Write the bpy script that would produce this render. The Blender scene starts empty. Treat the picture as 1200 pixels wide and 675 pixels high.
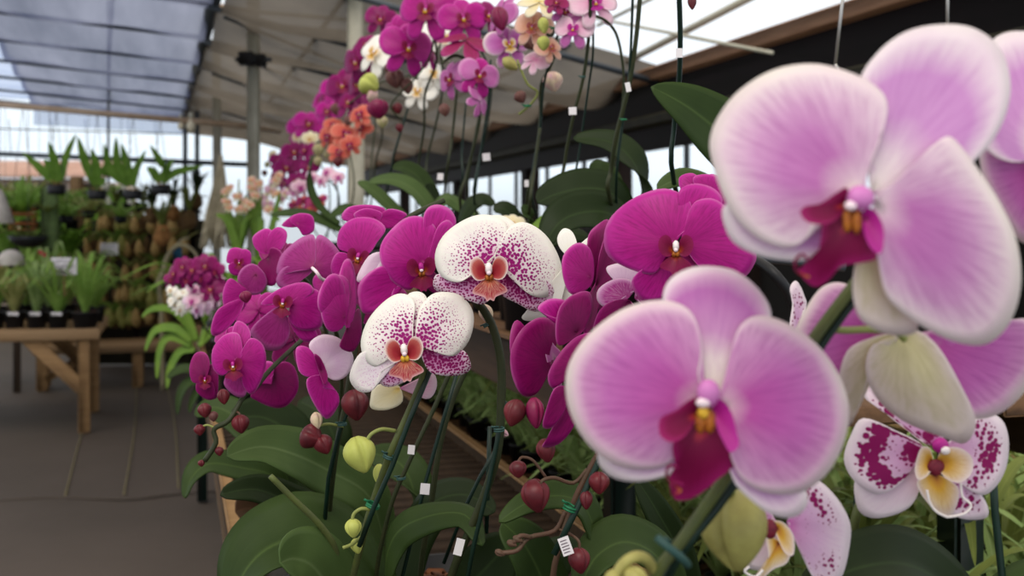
import bpy, math, random
from mathutils import Vector, Matrix
random.seed(7)
PI = math.pi
SC = bpy.context.scene
COL = SC.collection

# ------------------------------------------------------------------ camera frame
# world: Y runs along the greenhouse aisle, X to the right of it, Z up (metres)
F = 1290.0                       # focal length in pixels of a 1200 px wide frame
TH = math.radians(16.8)          # camera is turned this far to the right of the aisle
CAM = Vector((0, 0, 1.4))
FWD = Vector((math.sin(TH), math.cos(TH), 0))
RGT = Vector((math.cos(TH), -math.sin(TH), 0))
UP = Vector((0, 0, 1))
HOR = 265.0

def P(px, py, d):
    return CAM + d * (FWD + RGT * ((px - 600) / F) + UP * ((HOR - py) / F))

def rgb(h, a=1.0):
    h = h.lstrip('#')
    out = []
    for i in (0, 2, 4):
        c = int(h[i:i + 2], 16) / 255
        out.append(c / 12.92 if c <= .04045 else ((c + .055) / 1.055) ** 2.4)
    return (*out, a)

# ------------------------------------------------------------------ materials
MATS = {}

class NT:
    def __init__(s, name):
        s.m = bpy.data.materials.new(name)
        s.m.use_nodes = True
        s.t = s.m.node_tree
        s.t.nodes.clear()
        s.out = s.n('ShaderNodeOutputMaterial')
    def n(s, typ, **kw):
        nd = s.t.nodes.new(typ)
        for k, v in kw.items():
            if k.startswith('i_'):
                nd.inputs[k[2:].replace('_', ' ')].default_value = v
            else:
                setattr(nd, k, v)
        return nd
    def l(s, a, b):
        s.t.links.new(a, b)
    def math(s, op, a, b=None, c=None, clamp=False):
        nd = s.n('ShaderNodeMath', operation=op)
        nd.use_clamp = clamp
        for i, v in enumerate((a, b, c)):
            if v is None:
                continue
            if isinstance(v, (int, float)):
                nd.inputs[i].default_value = v
            else:
                s.l(v, nd.inputs[i])
        return nd.outputs[0]
    def ramp(s, fac, stops):
        nd = s.n('ShaderNodeValToRGB')
        e = nd.color_ramp.elements
        while len(e) > 1:
            e.remove(e[0])
        e[0].position, e[0].color = stops[0]
        for p, c in stops[1:]:
            x = e.new(p)
            x.color = c
        s.l(fac, nd.inputs[0])
        return nd.outputs[0]
    def mix(s, fac, a, b):
        nd = s.n('ShaderNodeMix', data_type='RGBA')
        for v, k in ((fac, 0), (a, 6), (b, 7)):
            if isinstance(v, (int, float, tuple)):
                nd.inputs[k].default_value = v
            else:
                s.l(v, nd.inputs[k])
        return nd.outputs[2]
    def noise(s, vec, scale, detail=2, rough=.5):
        nd = s.n('ShaderNodeTexNoise')
        nd.inputs['Scale'].default_value = scale
        nd.inputs['Detail'].default_value = detail
        nd.inputs['Roughness'].default_value = rough
        if vec is not None:
            s.l(vec, nd.inputs['Vector'])
        return nd.outputs[0]
    def surf(s, color, rough=.5, trans=0.0, spec=.4, metallic=0.0, bump=None, bumpd=.1, alpha=None, tcol=None):
        b = s.n('ShaderNodeBsdfPrincipled')
        b.inputs['Roughness'].default_value = rough
        b.inputs['Metallic'].default_value = metallic
        b.inputs['Specular IOR Level'].default_value = spec
        if isinstance(color, tuple):
            b.inputs['Base Color'].default_value = color
        else:
            s.l(color, b.inputs['Base Color'])
        if bump is not None:
            bn = s.n('ShaderNodeBump')
            bn.inputs['Strength'].default_value = bumpd
            bn.inputs['Distance'].default_value = .01
            s.l(bump, bn.inputs['Height'])
            s.l(bn.outputs[0], b.inputs['Normal'])
        o = b.outputs[0]
        if trans > 0:
            t = s.n('ShaderNodeBsdfTranslucent')
            tc = tcol if tcol is not None else color
            if isinstance(tc, tuple):
                t.inputs[0].default_value = tc
            else:
                s.l(tc, t.inputs[0])
            mx = s.n('ShaderNodeMixShader')
            mx.inputs[0].default_value = trans
            s.l(o, mx.inputs[1])
            s.l(t.outputs[0], mx.inputs[2])
            o = mx.outputs[0]
        if alpha is not None:
            t = s.n('ShaderNodeBsdfTransparent')
            mx = s.n('ShaderNodeMixShader')
            if isinstance(alpha, float):
                mx.inputs[0].default_value = alpha
            else:
                s.l(alpha, mx.inputs[0])
            s.l(t.outputs[0], mx.inputs[1])
            s.l(o, mx.inputs[2])
            o = mx.outputs[0]
        s.l(o, s.out.inputs[0])
        return s.m

def petal_mat(name, stops, vein, vfac=.35, spots=None, trans=.28, veinscale=26, blotch=None, flank=None, rough=.5):
    """stops: colour from the petal's base (0) to its edge (1); veins fan out from the base."""
    s = NT(name)
    uv = s.n('ShaderNodeUVMap')
    sep = s.n('ShaderNodeSeparateXYZ')
    s.l(uv.outputs[0], sep.inputs[0])
    t, v = sep.outputs[0], sep.outputs[1]
    tc = s.n('ShaderNodeTexCoord')
    n0 = s.noise(tc.outputs['Object'], 45, 2)
    tt = s.math('ADD', t, s.math('MULTIPLY', s.math('SUBTRACT', n0, .5), .12))
    c = s.ramp(tt, [(p, rgb(h)) for p, h in stops])
    if flank:                        # paler towards the two sides of the petal
        fl = s.math('ABSOLUTE', s.math('SUBTRACT', v, .5))
        fl = s.ramp(fl, [(.13, (0, 0, 0, 1)), (.38, (1, 1, 1, 1))])
        c = s.mix(s.math('MULTIPLY', fl, flank[1]), c, rgb(flank[0]))
    cmb = s.n('ShaderNodeCombineXYZ')
    s.l(s.math('MULTIPLY', v, veinscale), cmb.inputs[0])
    s.l(s.math('MULTIPLY', t, 1.6), cmb.inputs[1])
    vn = s.noise(cmb.outputs[0], 2.2, 3, .6)
    vm = s.ramp(vn, [(.42, (0, 0, 0, 1)), (.68, (1, 1, 1, 1))])
    inner = s.ramp(t, [(.02, (0, 0, 0, 1)), (.25, (1, 1, 1, 1)), (.82, (1, 1, 1, 1)), (.94, (0, 0, 0, 1))])
    c = s.mix(s.math('MULTIPLY', s.math('MULTIPLY', vm, inner), vfac), c, rgb(vein))
    if spots:
        scale, r0, r1, tmax, hexc = spots
        vo = s.n('ShaderNodeTexVoronoi')
        vo.voronoi_dimensions = '2D'
        vo.inputs['Scale'].default_value = scale
        sx = s.n('ShaderNodeSeparateXYZ')
        cx = s.n('ShaderNodeCombineXYZ')
        s.l(tc.outputs['Object'], sx.inputs[0])
        s.l(sx.outputs[0], cx.inputs[0])
        s.l(sx.outputs[2], cx.inputs[1])
        s.l(cx.outputs[0], vo.inputs['Vector'])
        nn = s.noise(tc.outputs['Object'], 30, 1)
        rad = s.math('MULTIPLY_ADD', t, (r1 - r0) / tmax, r0)
        rad = s.math('ADD', rad, s.math('MULTIPLY', s.math('SUBTRACT', nn, .5), .5))
        if blotch:
            # two patches of dots, one by the petal's base and one towards its outer end
            bl = s.ramp(t, blotch)
            rad = s.math('MULTIPLY', bl, s.math('ADD', .75, s.math('MULTIPLY', s.math('SUBTRACT', nn, .52), 3.2)))
        m = s.math('SUBTRACT', rad, vo.outputs['Distance'])
        m = s.math('MULTIPLY', m, 9, clamp=True)
        c = s.mix(m, c, rgb(hexc))
    MATS[name] = s.surf(c, rough, trans, .25)
    return MATS[name]

def flat(name, h, rough=.6, spec=.3, var=.25, scale=20, trans=0, metallic=0, bump=.0, h2=None):
    s = NT(name)
    tc = s.n('ShaderNodeTexCoord')
    n = s.noise(tc.outputs['Object'], scale, 4, .6)
    a = rgb(h)
    b = rgb(h2) if h2 else tuple(x * (1 - var) for x in a[:3]) + (1,)
    c = s.ramp(n, [(.3, a), (.7, b)])
    MATS[name] = s.surf(c, rough, trans, spec, metallic, n if bump else None, bump)
    return MATS[name]

def leaf_mat(name, h, h2, rib, rough=.38, trans=.12):
    s = NT(name)
    uv = s.n('ShaderNodeUVMap')
    sep = s.n('ShaderNodeSeparateXYZ')
    s.l(uv.outputs[0], sep.inputs[0])
    tc = s.n('ShaderNodeTexCoord')
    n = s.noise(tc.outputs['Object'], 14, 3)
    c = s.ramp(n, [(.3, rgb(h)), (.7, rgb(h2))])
    cmb = s.n('ShaderNodeCombineXYZ')
    s.l(s.math('MULTIPLY', sep.outputs[1], 30), cmb.inputs[1])
    s.l(sep.outputs[0], cmb.inputs[0])
    vn = s.noise(cmb.outputs[0], 2, 2)
    c = s.mix(s.math('MULTIPLY', vn, .18), c, rgb(rib))
    m = s.math('SUBTRACT', 1, s.math('MULTIPLY', s.math('ABSOLUTE', s.math('SUBTRACT', sep.outputs[1], .5)), 26), clamp=True)
    c = s.mix(s.math('MULTIPLY', m, .55), c, rgb(rib))
    MATS[name] = s.surf(c, rough + .1, trans, .13)
    return MATS[name]

PK = [(0, 'F0E6DC'), (.10, 'DDB0C8'), (.24, 'C458AC'), (.5, 'C663B4'), (.7, 'CA74BC'), (.86, 'D496C6'), (.94, 'E8CADA'), (1, 'F4E9E4')]
petal_mat('petal_pink', PK, 'A03C94', .45, trans=.3, flank=('E4C2D8', .45), veinscale=34)
petal_mat('petal_pink_soft', [(0, 'F2E8E0'), (.10, 'E6C8D8'), (.28, 'CC7EC0'), (.5, 'CE86C4'), (.7, 'DCA8D2'), (.85, 'EBD0E0'), (1, 'F6EEE8')], 'AC4CA2', .42, trans=.3, flank=('EFDCE4', .65), veinscale=34)
petal_mat('petal_pink_light', [(0, 'F5EDE8'), (.2, 'F0E0E6'), (.45, 'D9A0D6'), (.7, 'D499D2'), (.88, 'EBD6E4'), (1, 'F5ECEE')], 'B868B8', .3, trans=.3)
petal_mat('sepal_pink_pale', [(0, 'F2EADC'), (.3, 'EEE0DE'), (.5, 'D69CCB'), (.82, 'C878BE'), (.93, 'E0B4D4'), (1, 'F2E6EA')], 'B060B0', .3, trans=.3)
petal_mat('sepal_cream', [(0, 'CFC795'), (.35, 'DDD4AC'), (.7, 'E0D2C0'), (1, 'EBDCDC')], 'B9AE74', .4, veinscale=14)
petal_mat('petal_magenta', [(0, '8E0C60'), (.22, 'B01280'), (.7, 'BC168C'), (.94, 'C42A9A'), (1, 'DC70BC')], '860862', .6, rough=.42)
petal_mat('petal_magenta_dull', [(0, '9A3C6C'), (.35, 'AC3084'), (.8, 'AE3088'), (1, 'C46AAC')], '7C1658', .6)
petal_mat('petal_magenta_deep', [(0, '5E063C'), (.3, '860A5A'), (.8, '900C62'), (.96, '9C1872'), (1, 'BC5498')], '6C054A', .6, rough=.42)
petal_mat('petal_rose', [(0, 'D8B0C8'), (.35, 'C878B4'), (.8, 'C868B0'), (1, 'DCA0CC')], 'B050A0', .4)
petal_mat('petal_veined', [(0, 'B02080'), (.4, 'AE2A88'), (.75, 'B0308E'), (.9, 'D08CC0'), (1, 'E8C8DE')], 'E0A8CC', .6)
petal_mat('petal_pale_lilac', [(0, 'F0E0EA'), (.5, 'E6C4E0'), (1, 'EFD8E8')], 'D0A0CC', .3)
petal_mat('petal_speckled', [(0, 'D86AAE'), (.2, 'EBC4DA'), (.45, 'F6ECEE'), (.7, 'F9F5F0'), (1, 'FBF8F0')], 'EFC8DC', .3, spots=(400, .80, .12, .86, 'A4107A'))
petal_mat('sepal_speckled', [(0, 'C04898'), (.4, 'D07CB4'), (.8, 'DCA4CC'), (1, 'F0DCE6')], 'C87AB4', .3, spots=(480, .78, .34, 1, '940C64'))
petal_mat('sepal_white_faint', [(0, 'F4E6EC'), (.6, 'F2E8EE'), (1, 'F6F0EC')], 'E0C0D8', .4, spots=(420, .34, .16, 1, 'D498C6'))
BL = [(0, (.9, .9, .9, 1)), (.22, (.8, .8, .8, 1)), (.38, (.1, .1, .1, 1)), (.5, (.25, .25, .25, 1)), (.64, (.95, .95, .95, 1)), (.8, (.6, .6, .6, 1)), (.92, (.06, .06, .06, 1)), (1, (0, 0, 0, 1))]
petal_mat('petal_blotched', [(0, 'C858B0'), (.2, 'D89CCC'), (.5, 'E0B8D8'), (.8, 'EAD4E2'), (1, 'F2E6EC')], 'CFA2CC', .3, spots=(330, .5, .1, .9, '8E0A5C'), blotch=BL)
petal_mat('sepal_blotched', [(0, 'E6C8DC'), (.5, 'EBD6E2'), (1, 'F2E8EC')], 'DDBCD6', .3)
petal_mat('petal_white', [(0, 'F0E8B0'), (.12, 'F6F2E4'), (.6, 'FAF8F2'), (1, 'FBF8F2')], 'EEE8DC', .3)
petal_mat('petal_cream', [(0, 'E8C858'), (.3, 'EEE0B0'), (1, 'F0E8D0')], 'E0CC98', .3)
petal_mat('petal_orange', [(0, 'C03040'), (.4, 'D05A48'), (.8, 'D8705C'), (1, 'E09480')], 'B02C40', .5)
petal_mat('petal_peach', [(0, 'E8905C'), (.4, 'EAB090'), (1, 'F0CDBE')], 'DD8060', .4)
petal_mat('petal_blush', [(0, 'D86AA8'), (.35, 'E8B0CC'), (1, 'F2D8E2')], 'D890B8', .4)
petal_mat('petal_wine', [(0, '7A3038'), (.3, '9A1E58'), (.8, 'A62468'), (1, 'B84888')], '6A2030', .6)
petal_mat('lip_crimson', [(0, 'C88028'), (.14, 'A83038'), (.3, '6C0838'), (.75, '800A46'), (1, 'A01C66')], '700838', .5)
petal_mat('lip_magenta', [(0, 'C05090'), (.3, 'A81880'), (1, 'B02490')], '8A1068', .4)
petal_mat('lip_dark', [(0, 'D08828'), (.2, 'A83828'), (.4, '80103C'), (1, '8A0E50')], '600828', .5)
petal_mat('lip_red_gold', [(0, 'E0A030'), (.25, 'C85020'), (.5, '9C2030'), (.85, 'B03848'), (1, 'E0B0B0')], 'F0D0B0', .5)
petal_mat('lip_white_red', [(0, '9C2030'), (.5, 'AC3438'), (.8, 'C06458'), (.93, 'E4C4BC'), (1, 'F2E6E0')], 'B03048', .5)
petal_mat('lip_yellow', [(0, '6A1830'), (.18, 'C08030'), (.4, 'D8A83C'), (.7, 'E8CC98'), (1, 'F0E0DC')], 'C89030', .4)
flat('column_pink', 'C878B8', .45, var=.1)
flat('column_tip', 'F2DCE4', .4, var=.08)
flat('column_magenta', 'B02088', .45, var=.1)
flat('column_white', 'F2E8E6', .45, var=.08)
flat('callus_orange', 'B8701C', .45, h2='6E2418', scale=500)
flat('callus_yellow', 'E0B83C', .45, h2='C08820', scale=400)
flat('callus_maroon', '5A0F28', .45, h2='7A2030', scale=400)
flat('bud_red', '6A2028', .42, h2='4A161E', scale=60)
flat('bud_magenta', '86184A', .42, h2='641038', scale=60)
flat('bud_green', 'B8BC62', .5, h2='A0A650', scale=40)
flat('bud_olive', '99985A', .5, h2='A09078', scale=60)
flat('bud_brown', '6E4A40', .5, h2='5A3434', scale=60)
flat('bud_cream', 'D8C8A0', .5, h2='C090A0', scale=60)
flat('bud_yellow_olive', 'AAA45E', .5, h2='8A8248', scale=60)
flat('stem_olive', '56602E', .5, h2='4A5030', scale=60)
flat('stem_brown', '5A3C30', .55, h2='4A3A2A', scale=60)
flat('stem_dark', '35381F', .5, h2='28301C', scale=60)
flat('pedicel_green', '8E9450', .5, h2='7C8446', scale=60)
flat('stake_green', '122A20', .4, h2='0E221A', scale=80)
flat('tie_green', '1E7048', .45, h2='186040', scale=80)
flat('tie_teal', '2A4A46', .5, h2='304E4A', scale=80)
flat('tag_white', 'E6E0E2', .6, var=.05)
flat('tag_ink', '6A5A66', .7, var=.1)
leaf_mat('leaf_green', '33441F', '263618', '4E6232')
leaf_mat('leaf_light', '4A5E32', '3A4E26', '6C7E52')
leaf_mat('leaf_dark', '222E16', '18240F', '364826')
leaf_mat('leaf_young', '7A9A3C', '608434', '98B060', trans=.3)
leaf_mat('leaf_grass', '96AC68', '6E8C48', 'BCC894', trans=.3)
leaf_mat('leaf_olive', '7C8644', '5E6C34', '9AA25C', trans=.3)
leaf_mat('leaf_red', '4A2A20', '34301E', '5A4030')
leaf_mat('leaf_backlit', '86AC44', '66922E', 'A4C068', trans=.5)
leaf_mat('leaf_hay', 'B4B070', '8C9450', 'CCC890', trans=.4)
leaf_mat('leaf_bright', '9CBC5C', '78A040', 'B8D080', trans=.4)

# ------------------------------------------------------------------ mesh building
LOC = {}                         # world location of every thing's Empty, by object

def tag(o, label=None, cat=None, group=None, kind=None):
    if label: o['label'] = label
    if cat: o['category'] = cat
    if group: o['group'] = group
    if kind: o['kind'] = kind
    return o

def thing(name, loc, label, cat, group=None):
    o = bpy.data.objects.new(name, None)
    o.empty_display_size = .05
    o.location = loc
    COL.objects.link(o)
    LOC[o] = Vector(loc)
    return tag(o, label, cat, group)

def origin_of(o):
    while o is not None:
        if o in LOC:
            return LOC[o]
        o = o.parent
    return Vector((0, 0, 0))

class MB:
    def __init__(s):
        s.v, s.f, s.uv, s.mi = [], [], [], []
    def add(s, verts, faces, uvs=None, mi=0):
        o = len(s.v)
        s.v += [Vector(p) for p in verts]
        s.uv += uvs if uvs else [(.5, .5)] * len(verts)
        for f in faces:
            s.f.append(tuple(i + o for i in f))
            s.mi.append(mi)
        return s
    def build(s, name, mats, parent=None, solid=0.0, smooth=True, subsurf=0):
        if not isinstance(mats, (list, tuple)):
            mats = [mats]
        org = origin_of(parent)
        if parent is None:
            n = len(s.v)
            org = sum(s.v, Vector()) / n
            org.z = min(p.z for p in s.v)
        me = bpy.data.meshes.new(name)
        me.from_pydata([p - org for p in s.v], [], s.f)
        for m in mats:
            me.materials.append(MATS[m] if isinstance(m, str) else m)
        me.polygons.foreach_set('material_index', s.mi)
        me.polygons.foreach_set('use_smooth', [smooth] * len(s.f))
        ul = me.uv_layers.new(name='UVMap')
        flat_uv = []
        for f in s.f:
            for i in f:
                flat_uv += s.uv[i]
        ul.data.foreach_set('uv', flat_uv)
        me.update()
        o = bpy.data.objects.new(name, me)
        COL.objects.link(o)
        if parent is not None:
            o.parent = parent
        else:
            o.location = org
            LOC[o] = org
        if solid:
            md = o.modifiers.new('thickness', 'SOLIDIFY')
            md.thickness = solid
            md.offset = 0
        return o
    # ---- shapes
    def box(s, c, size, rz=0, mi=0, bevel=0, axes=None):
        c = Vector(c)
        if axes is None:
            ax = (Vector((math.cos(rz), math.sin(rz), 0)), Vector((-math.sin(rz), math.cos(rz), 0)), UP)
        else:
            ax = axes
        hx, hy, hz = (k / 2 for k in size)
        b = bevel or min(size) * .12
        vs = []
        # chamfered box: each corner gives three vertices
        idx = {}
        for sx in (-1, 1):
            for sy in (-1, 1):
                for sz in (-1, 1):
                    for k in range(3):
                        q = [sx * (hx - b), sy * (hy - b), sz * (hz - b)]
                        q[k] += (sx, sy, sz)[k] * b
                        idx[(sx, sy, sz, k)] = len(vs)
                        vs.append(c + ax[0] * q[0] + ax[1] * q[1] + ax[2] * q[2])
        fs = []
        R = (-1, 1)
        for k in range(3):
            a, d = [i for i in range(3) if i != k]
            for sg in R:
                ring = []
                for (u, w) in ((-1, -1), (1, -1), (1, 1), (-1, 1)):
                    sgn = [0, 0, 0]
                    sgn[k], sgn[a], sgn[d] = sg, u, w
                    ring.append(idx[(*sgn, k)])
                flip = (sg < 0) ^ (k == 1)
                fs.append(tuple(reversed(ring)) if flip else tuple(ring))
        for k in range(3):       # edge chamfers, along axis k
            a, d = [i for i in range(3) if i != k]
            for u in R:
                for w in R:
                    q = []
                    for (sg, kk) in ((-1, a), (1, a), (1, d), (-1, d)):
                        sgn = [0, 0, 0]
                        sgn[k], sgn[a], sgn[d] = sg, u, w
                        q.append(idx[(*sgn, kk)])
                    fs.append(tuple(q))
        for sx in R:
            for sy in R:
                for sz in R:
                    fs.append(tuple(idx[(sx, sy, sz, k)] for k in range(3)))
        return s.add(vs, fs, [(.5, .5)] * len(vs), mi)
    def bar(s, a, b, w, h=None, mi=0):
        a, b = Vector(a), Vector(b)
        t = (b - a)
        L = t.length
        t.normalize()
        ref = UP if abs(t.z) < .95 else Vector((0, 1, 0))
        x = t.cross(ref).normalized()
        y = x.cross(t).normalized()
        return s.box((a + b) / 2, (L, w, h or w), axes=(t, x, y), mi=mi)
    def tube(s, pts, r, n=8, mi=0, r1=None, cap=True, steps=4):
        pts = smooth_path([Vector(p) for p in pts], steps) if steps > 1 and len(pts) > 2 else [Vector(p) for p in pts]
        N = len(pts)
        vs, fs, uvs = [], [], []
        prev = None
        for i, p in enumerate(pts):
            t = (pts[min(i + 1, N - 1)] - pts[max(i - 1, 0)])
            if t.length < 1e-9:
                t = Vector((0, 0, 1))
            t.normalize()
            if prev is None:
                ref = UP if abs(t.z) < .9 else Vector((1, 0, 0))
                x = t.cross(ref).normalized()
            else:
                x = (prev - t * prev.dot(t)).normalized()
            prev = x
            y = t.cross(x)
            rr = r if r1 is None else r + (r1 - r) * i / (N - 1)
            for j in range(n):
                a = 2 * PI * j / n
                vs.append(p + (x * math.cos(a) + y * math.sin(a)) * rr)
                uvs.append((i / (N - 1), j / n))
        for i in range(N - 1):
            for j in range(n):
                k = (j + 1) % n
                fs.append((i * n + j, i * n + k, (i + 1) * n + k, (i + 1) * n + j))
        if cap:
            fs.append(tuple(range(n - 1, -1, -1)))
            fs.append(tuple((N - 1) * n + j for j in range(n)))
        return s.add(vs, fs, uvs, mi)
    def lathe(s, c, prof, n=20, mi=0, axis=UP, mod=None):
        c = Vector(c)
        t = Vector(axis).normalized()
        ref = UP if abs(t.z) < .9 else Vector((1, 0, 0))
        x = t.cross(ref).normalized()
        y = t.cross(x)
        vs, fs, uvs = [], [], []
        for i, (r, h) in enumerate(prof):
            for j in range(n):
                a = 2 * PI * j / n
                k = mod(a, i / (len(prof) - 1)) if mod else 1
                vs.append(c + t * h + (x * math.cos(a) + y * math.sin(a)) * r * k)
                uvs.append((i / (len(prof) - 1), j / n))
        for i in range(len(prof) - 1):
            for j in range(n):
                k = (j + 1) % n
                fs.append((i * n + j, i * n + k, (i + 1) * n + k, (i + 1) * n + j))
        fs.append(tuple(range(n - 1, -1, -1)))
        fs.append(tuple((len(prof) - 1) * n + j for j in range(n)))
        return s.add(vs, fs, uvs, mi)
    def ball(s, c, r, mi=0, n=12, sq=(1, 1, 1), axis=UP):
        prof = [(max(r * math.sin(PI * i / 8), r * .02), -r * math.cos(PI * i / 8) * sq[2]) for i in range(9)]
        return s.lathe(c, prof, n, mi, axis)
    def blade(s, spine, hw, side, n_across=4, mi=0, prof=None, fold=.25, curl=0):
        """A leaf: spine points, half width, side vector; the two halves rise in a shallow V."""
        sp = smooth_path([Vector(p) for p in spine], 6)
        N = len(sp)
        vs, fs, uvs = [], [], []
        m = 2 * n_across + 1
        for i, p in enumerate(sp):
            t = i / (N - 1)
            tan = (sp[min(i + 1, N - 1)] - sp[max(i - 1, 0)]).normalized()
            sd = side(t) if callable(side) else Vector(side)
            sd = (sd - tan * sd.dot(tan))
            sd.normalize()
            nr = sd.cross(tan).normalized()
            if prof:
                w = hw * prof(t)
            else:
                w = hw * max(.03, (math.sin(PI * min(1, .10 + .90 * t))) ** .55)
            for j in range(m):
                q = (j - n_across) / n_across
                vs.append(p + sd * (w * q) + nr * (w * (fold * abs(q) - curl * q * q)))
                uvs.append((t, .5 + .5 * q))
        for i in range(N - 1):
            for j in range(m - 1):
                a = i * m + j
                fs.append((a, a + 1, a + m + 1, a + m))
        return s.add(vs, fs, uvs, mi)

def smooth_path(p, k):
    if len(p) < 3:
        return p
    out = []
    n = len(p)
    for i in range(n - 1):
        p0, p1, p2, p3 = p[max(i - 1, 0)], p[i], p[i + 1], p[min(i + 2, n - 1)]
        for j in range(k):
            t = j / k
            out.append(.5 * ((2 * p1) + (p2 - p0) * t + (2 * p0 - 5 * p1 + 4 * p2 - p3) * t * t + (3 * p1 - p0 - 3 * p2 + p3) * t ** 3))
    out.append(p[-1])
    return out

def closed_path(p, k):
    out = []
    n = len(p)
    for i in range(n):
        p0, p1, p2, p3 = (p[(i + j - 1) % n] for j in range(4))
        for j in range(k):
            t = j / k
            out.append(tuple(.5 * ((2 * p1[c]) + (p2[c] - p0[c]) * t + (2 * p0[c] - 5 * p1[c] + 4 * p2[c] - p3[c]) * t * t + (3 * p1[c] - p0[c] - 3 * p2[c] + p3[c]) * t ** 3) for c in (0, 1)))
    return out

def pts(sx):
    return [tuple(float(q) for q in w.split(',')) for w in sx.split()]

def petal(mb, frame, outline, base, dz=0.0, lift=0.0, cup=.12, crease=.05, ruffle=.02, mi=0, rings=7, sub=4, ph=None):
    """Fan of rings from the petal's base out to its outline. frame(x, y, z) -> world point; z, like x and y, in frame units."""
    o = closed_path(outline, sub)
    n = len(o)
    cx = sum(q[0] for q in o) / n
    cy = sum(q[1] for q in o) / n
    ax = math.atan2(cy - base[1], cx - base[0])
    R = sum(math.hypot(q[0] - base[0], q[1] - base[1]) for q in o) / n
    ph = random.random() * 6.28 if ph is None else ph
    vs, fs, uvs = [], [], []
    for i in range(rings + 1):
        t = (i / rings)
        t = max(t, .015)
        for q in o:
            dx, dy = q[0] - base[0], q[1] - base[1]
            r = math.hypot(dx, dy)
            a = math.atan2(dy, dx) - ax
            a = (a + PI) % (2 * PI) - PI
            rr = t * r / R
            z = dz + R * (lift * rr - cup * rr * rr + crease * math.exp(-(a / .35) ** 2) * rr * (-1) + ruffle * t ** 3 * math.sin(3.1 * a + ph) + ruffle * .5 * t ** 3 * math.sin(7 * a + ph * 2))
            vs.append(frame(base[0] + dx * t, base[1] + dy * t, z))
            uvs.append((t, a / PI + .5))
    for i in range(rings):
        for j in range(n):
            k = (j + 1) % n
            fs.append((i * n + j, i * n + k, (i + 1) * n + k, (i + 1) * n + j))
    fs.append(tuple(range(n)))
    mb.add(vs, fs, uvs, mi)

def pix_frame(cx, cy, d, sx=0.0, sy=0.0):
    """Frame for a shape measured on the photograph: x, y in pixels, z towards the viewer in pixels at distance d;
    sx, sy are the slopes of the flower's own plane (how much farther per step right / down)."""
    k = d / F
    def fr(x, y, z):
        dd = d + k * (sx * (x - cx) + sy * (y - cy)) - z * k
        return P(x, y, dd)
    return fr

def turn_frame(cx, cy, d, s, roll=0.0, yaw=0.0, pitch=0.0):
    """Frame for a template flower of half-width s pixels at distance d: local x right, y down, z out of the flower's face."""
    k = d / F
    M = Matrix.Rotation(yaw, 3, 'Y') @ Matrix.Rotation(pitch, 3, 'X') @ Matrix.Rotation(roll, 3, 'Z')
    c = P(cx, cy, d)
    def fr(x, y, z):
        q = M @ Vector((x, y, z))
        return c + (RGT * q.x - UP * q.y - FWD * q.z) * (s * k)
    return fr

# lip outlines, unit = lip size; y down
LIP_L = pts('-.1,-.12 -.2,-.46 -.4,-.6 -.64,-.44 -.68,-.08 -.46,.24 -.12,.18')
LIP_R = [(-x, y) for x, y in reversed(LIP_L)]
LIP_M = pts('-.14,.1 -.3,.3 -.55,.5 -.62,.68 -.4,.78 -.2,.86 -.12,1.0 0,.94 .12,1.0 .2,.86 .4,.78 .62,.68 .55,.5 .3,.3 .14,.1')

def sub_frame(fr, cx, cy, s, rot=0.0, dz=0.0):
    c, n = math.cos(rot), math.sin(rot)
    return lambda x, y, z: fr(cx + s * (x * c - y * n), cy + s * (x * n + y * c), dz + s * z)

def ellipsoid(mb, fr, c, r, mi=0, n=12):
    vs, fs = [], []
    M = 8
    for i in range(M + 1):
        th = PI * i / M
        for j in range(n):
            a = 2 * PI * j / n
            k = max(math.sin(th), .02)
            vs.append(fr(c[0] + r[0] * k * math.cos(a), c[1] - r[1] * math.cos(th), c[2] + r[2] * k * math.sin(a)))
    for i in range(M):
        for j in range(n):
            k = (j + 1) % n
            fs.append((i * n + j, i * n + k, (i + 1) * n + k, (i + 1) * n + j))
    fs.append(tuple(range(n)))
    fs.append(tuple(M * n + j for j in range(n)))
    mb.add(vs, fs, None, mi)

def lip_parts(fr, parent, lipm, calm, colm, tipm='column_tip', sidem=None, detail=True):
    """fr is already scaled to the lip: three lobes and a yellow callus, and the column above them."""
    mb = MB()
    rg = 5 if detail else 3
    sb = 3 if detail else 2
    petal(mb, fr, LIP_L, (-.1, .05), .1, lift=.9, cup=.35, mi=1, rings=rg, sub=sb)
    petal(mb, fr, LIP_R, (.1, .05), .1, lift=.9, cup=.35, mi=1, rings=rg, sub=sb)
    petal(mb, fr, LIP_M, (0, .15), .1, lift=.5, cup=.25, crease=-.15, mi=0, rings=rg, sub=sb)
    if detail:
        ellipsoid(mb, fr, (-.07, .16, .24), (.09, .12, .10), 2, 8)
        ellipsoid(mb, fr, (.07, .16, .24), (.09, .12, .10), 2, 8)
    mb.build('lip', [lipm, sidem or lipm, calm], parent)
    if detail:
        mc = MB()
        ellipsoid(mc, fr, (0, -.16, .18), (.14, .22, .2), 0)
        ellipsoid(mc, fr, (0, .0, .32), (.09, .08, .08), 1)
        mc.build('column', [colm, tipm], parent)

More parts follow.
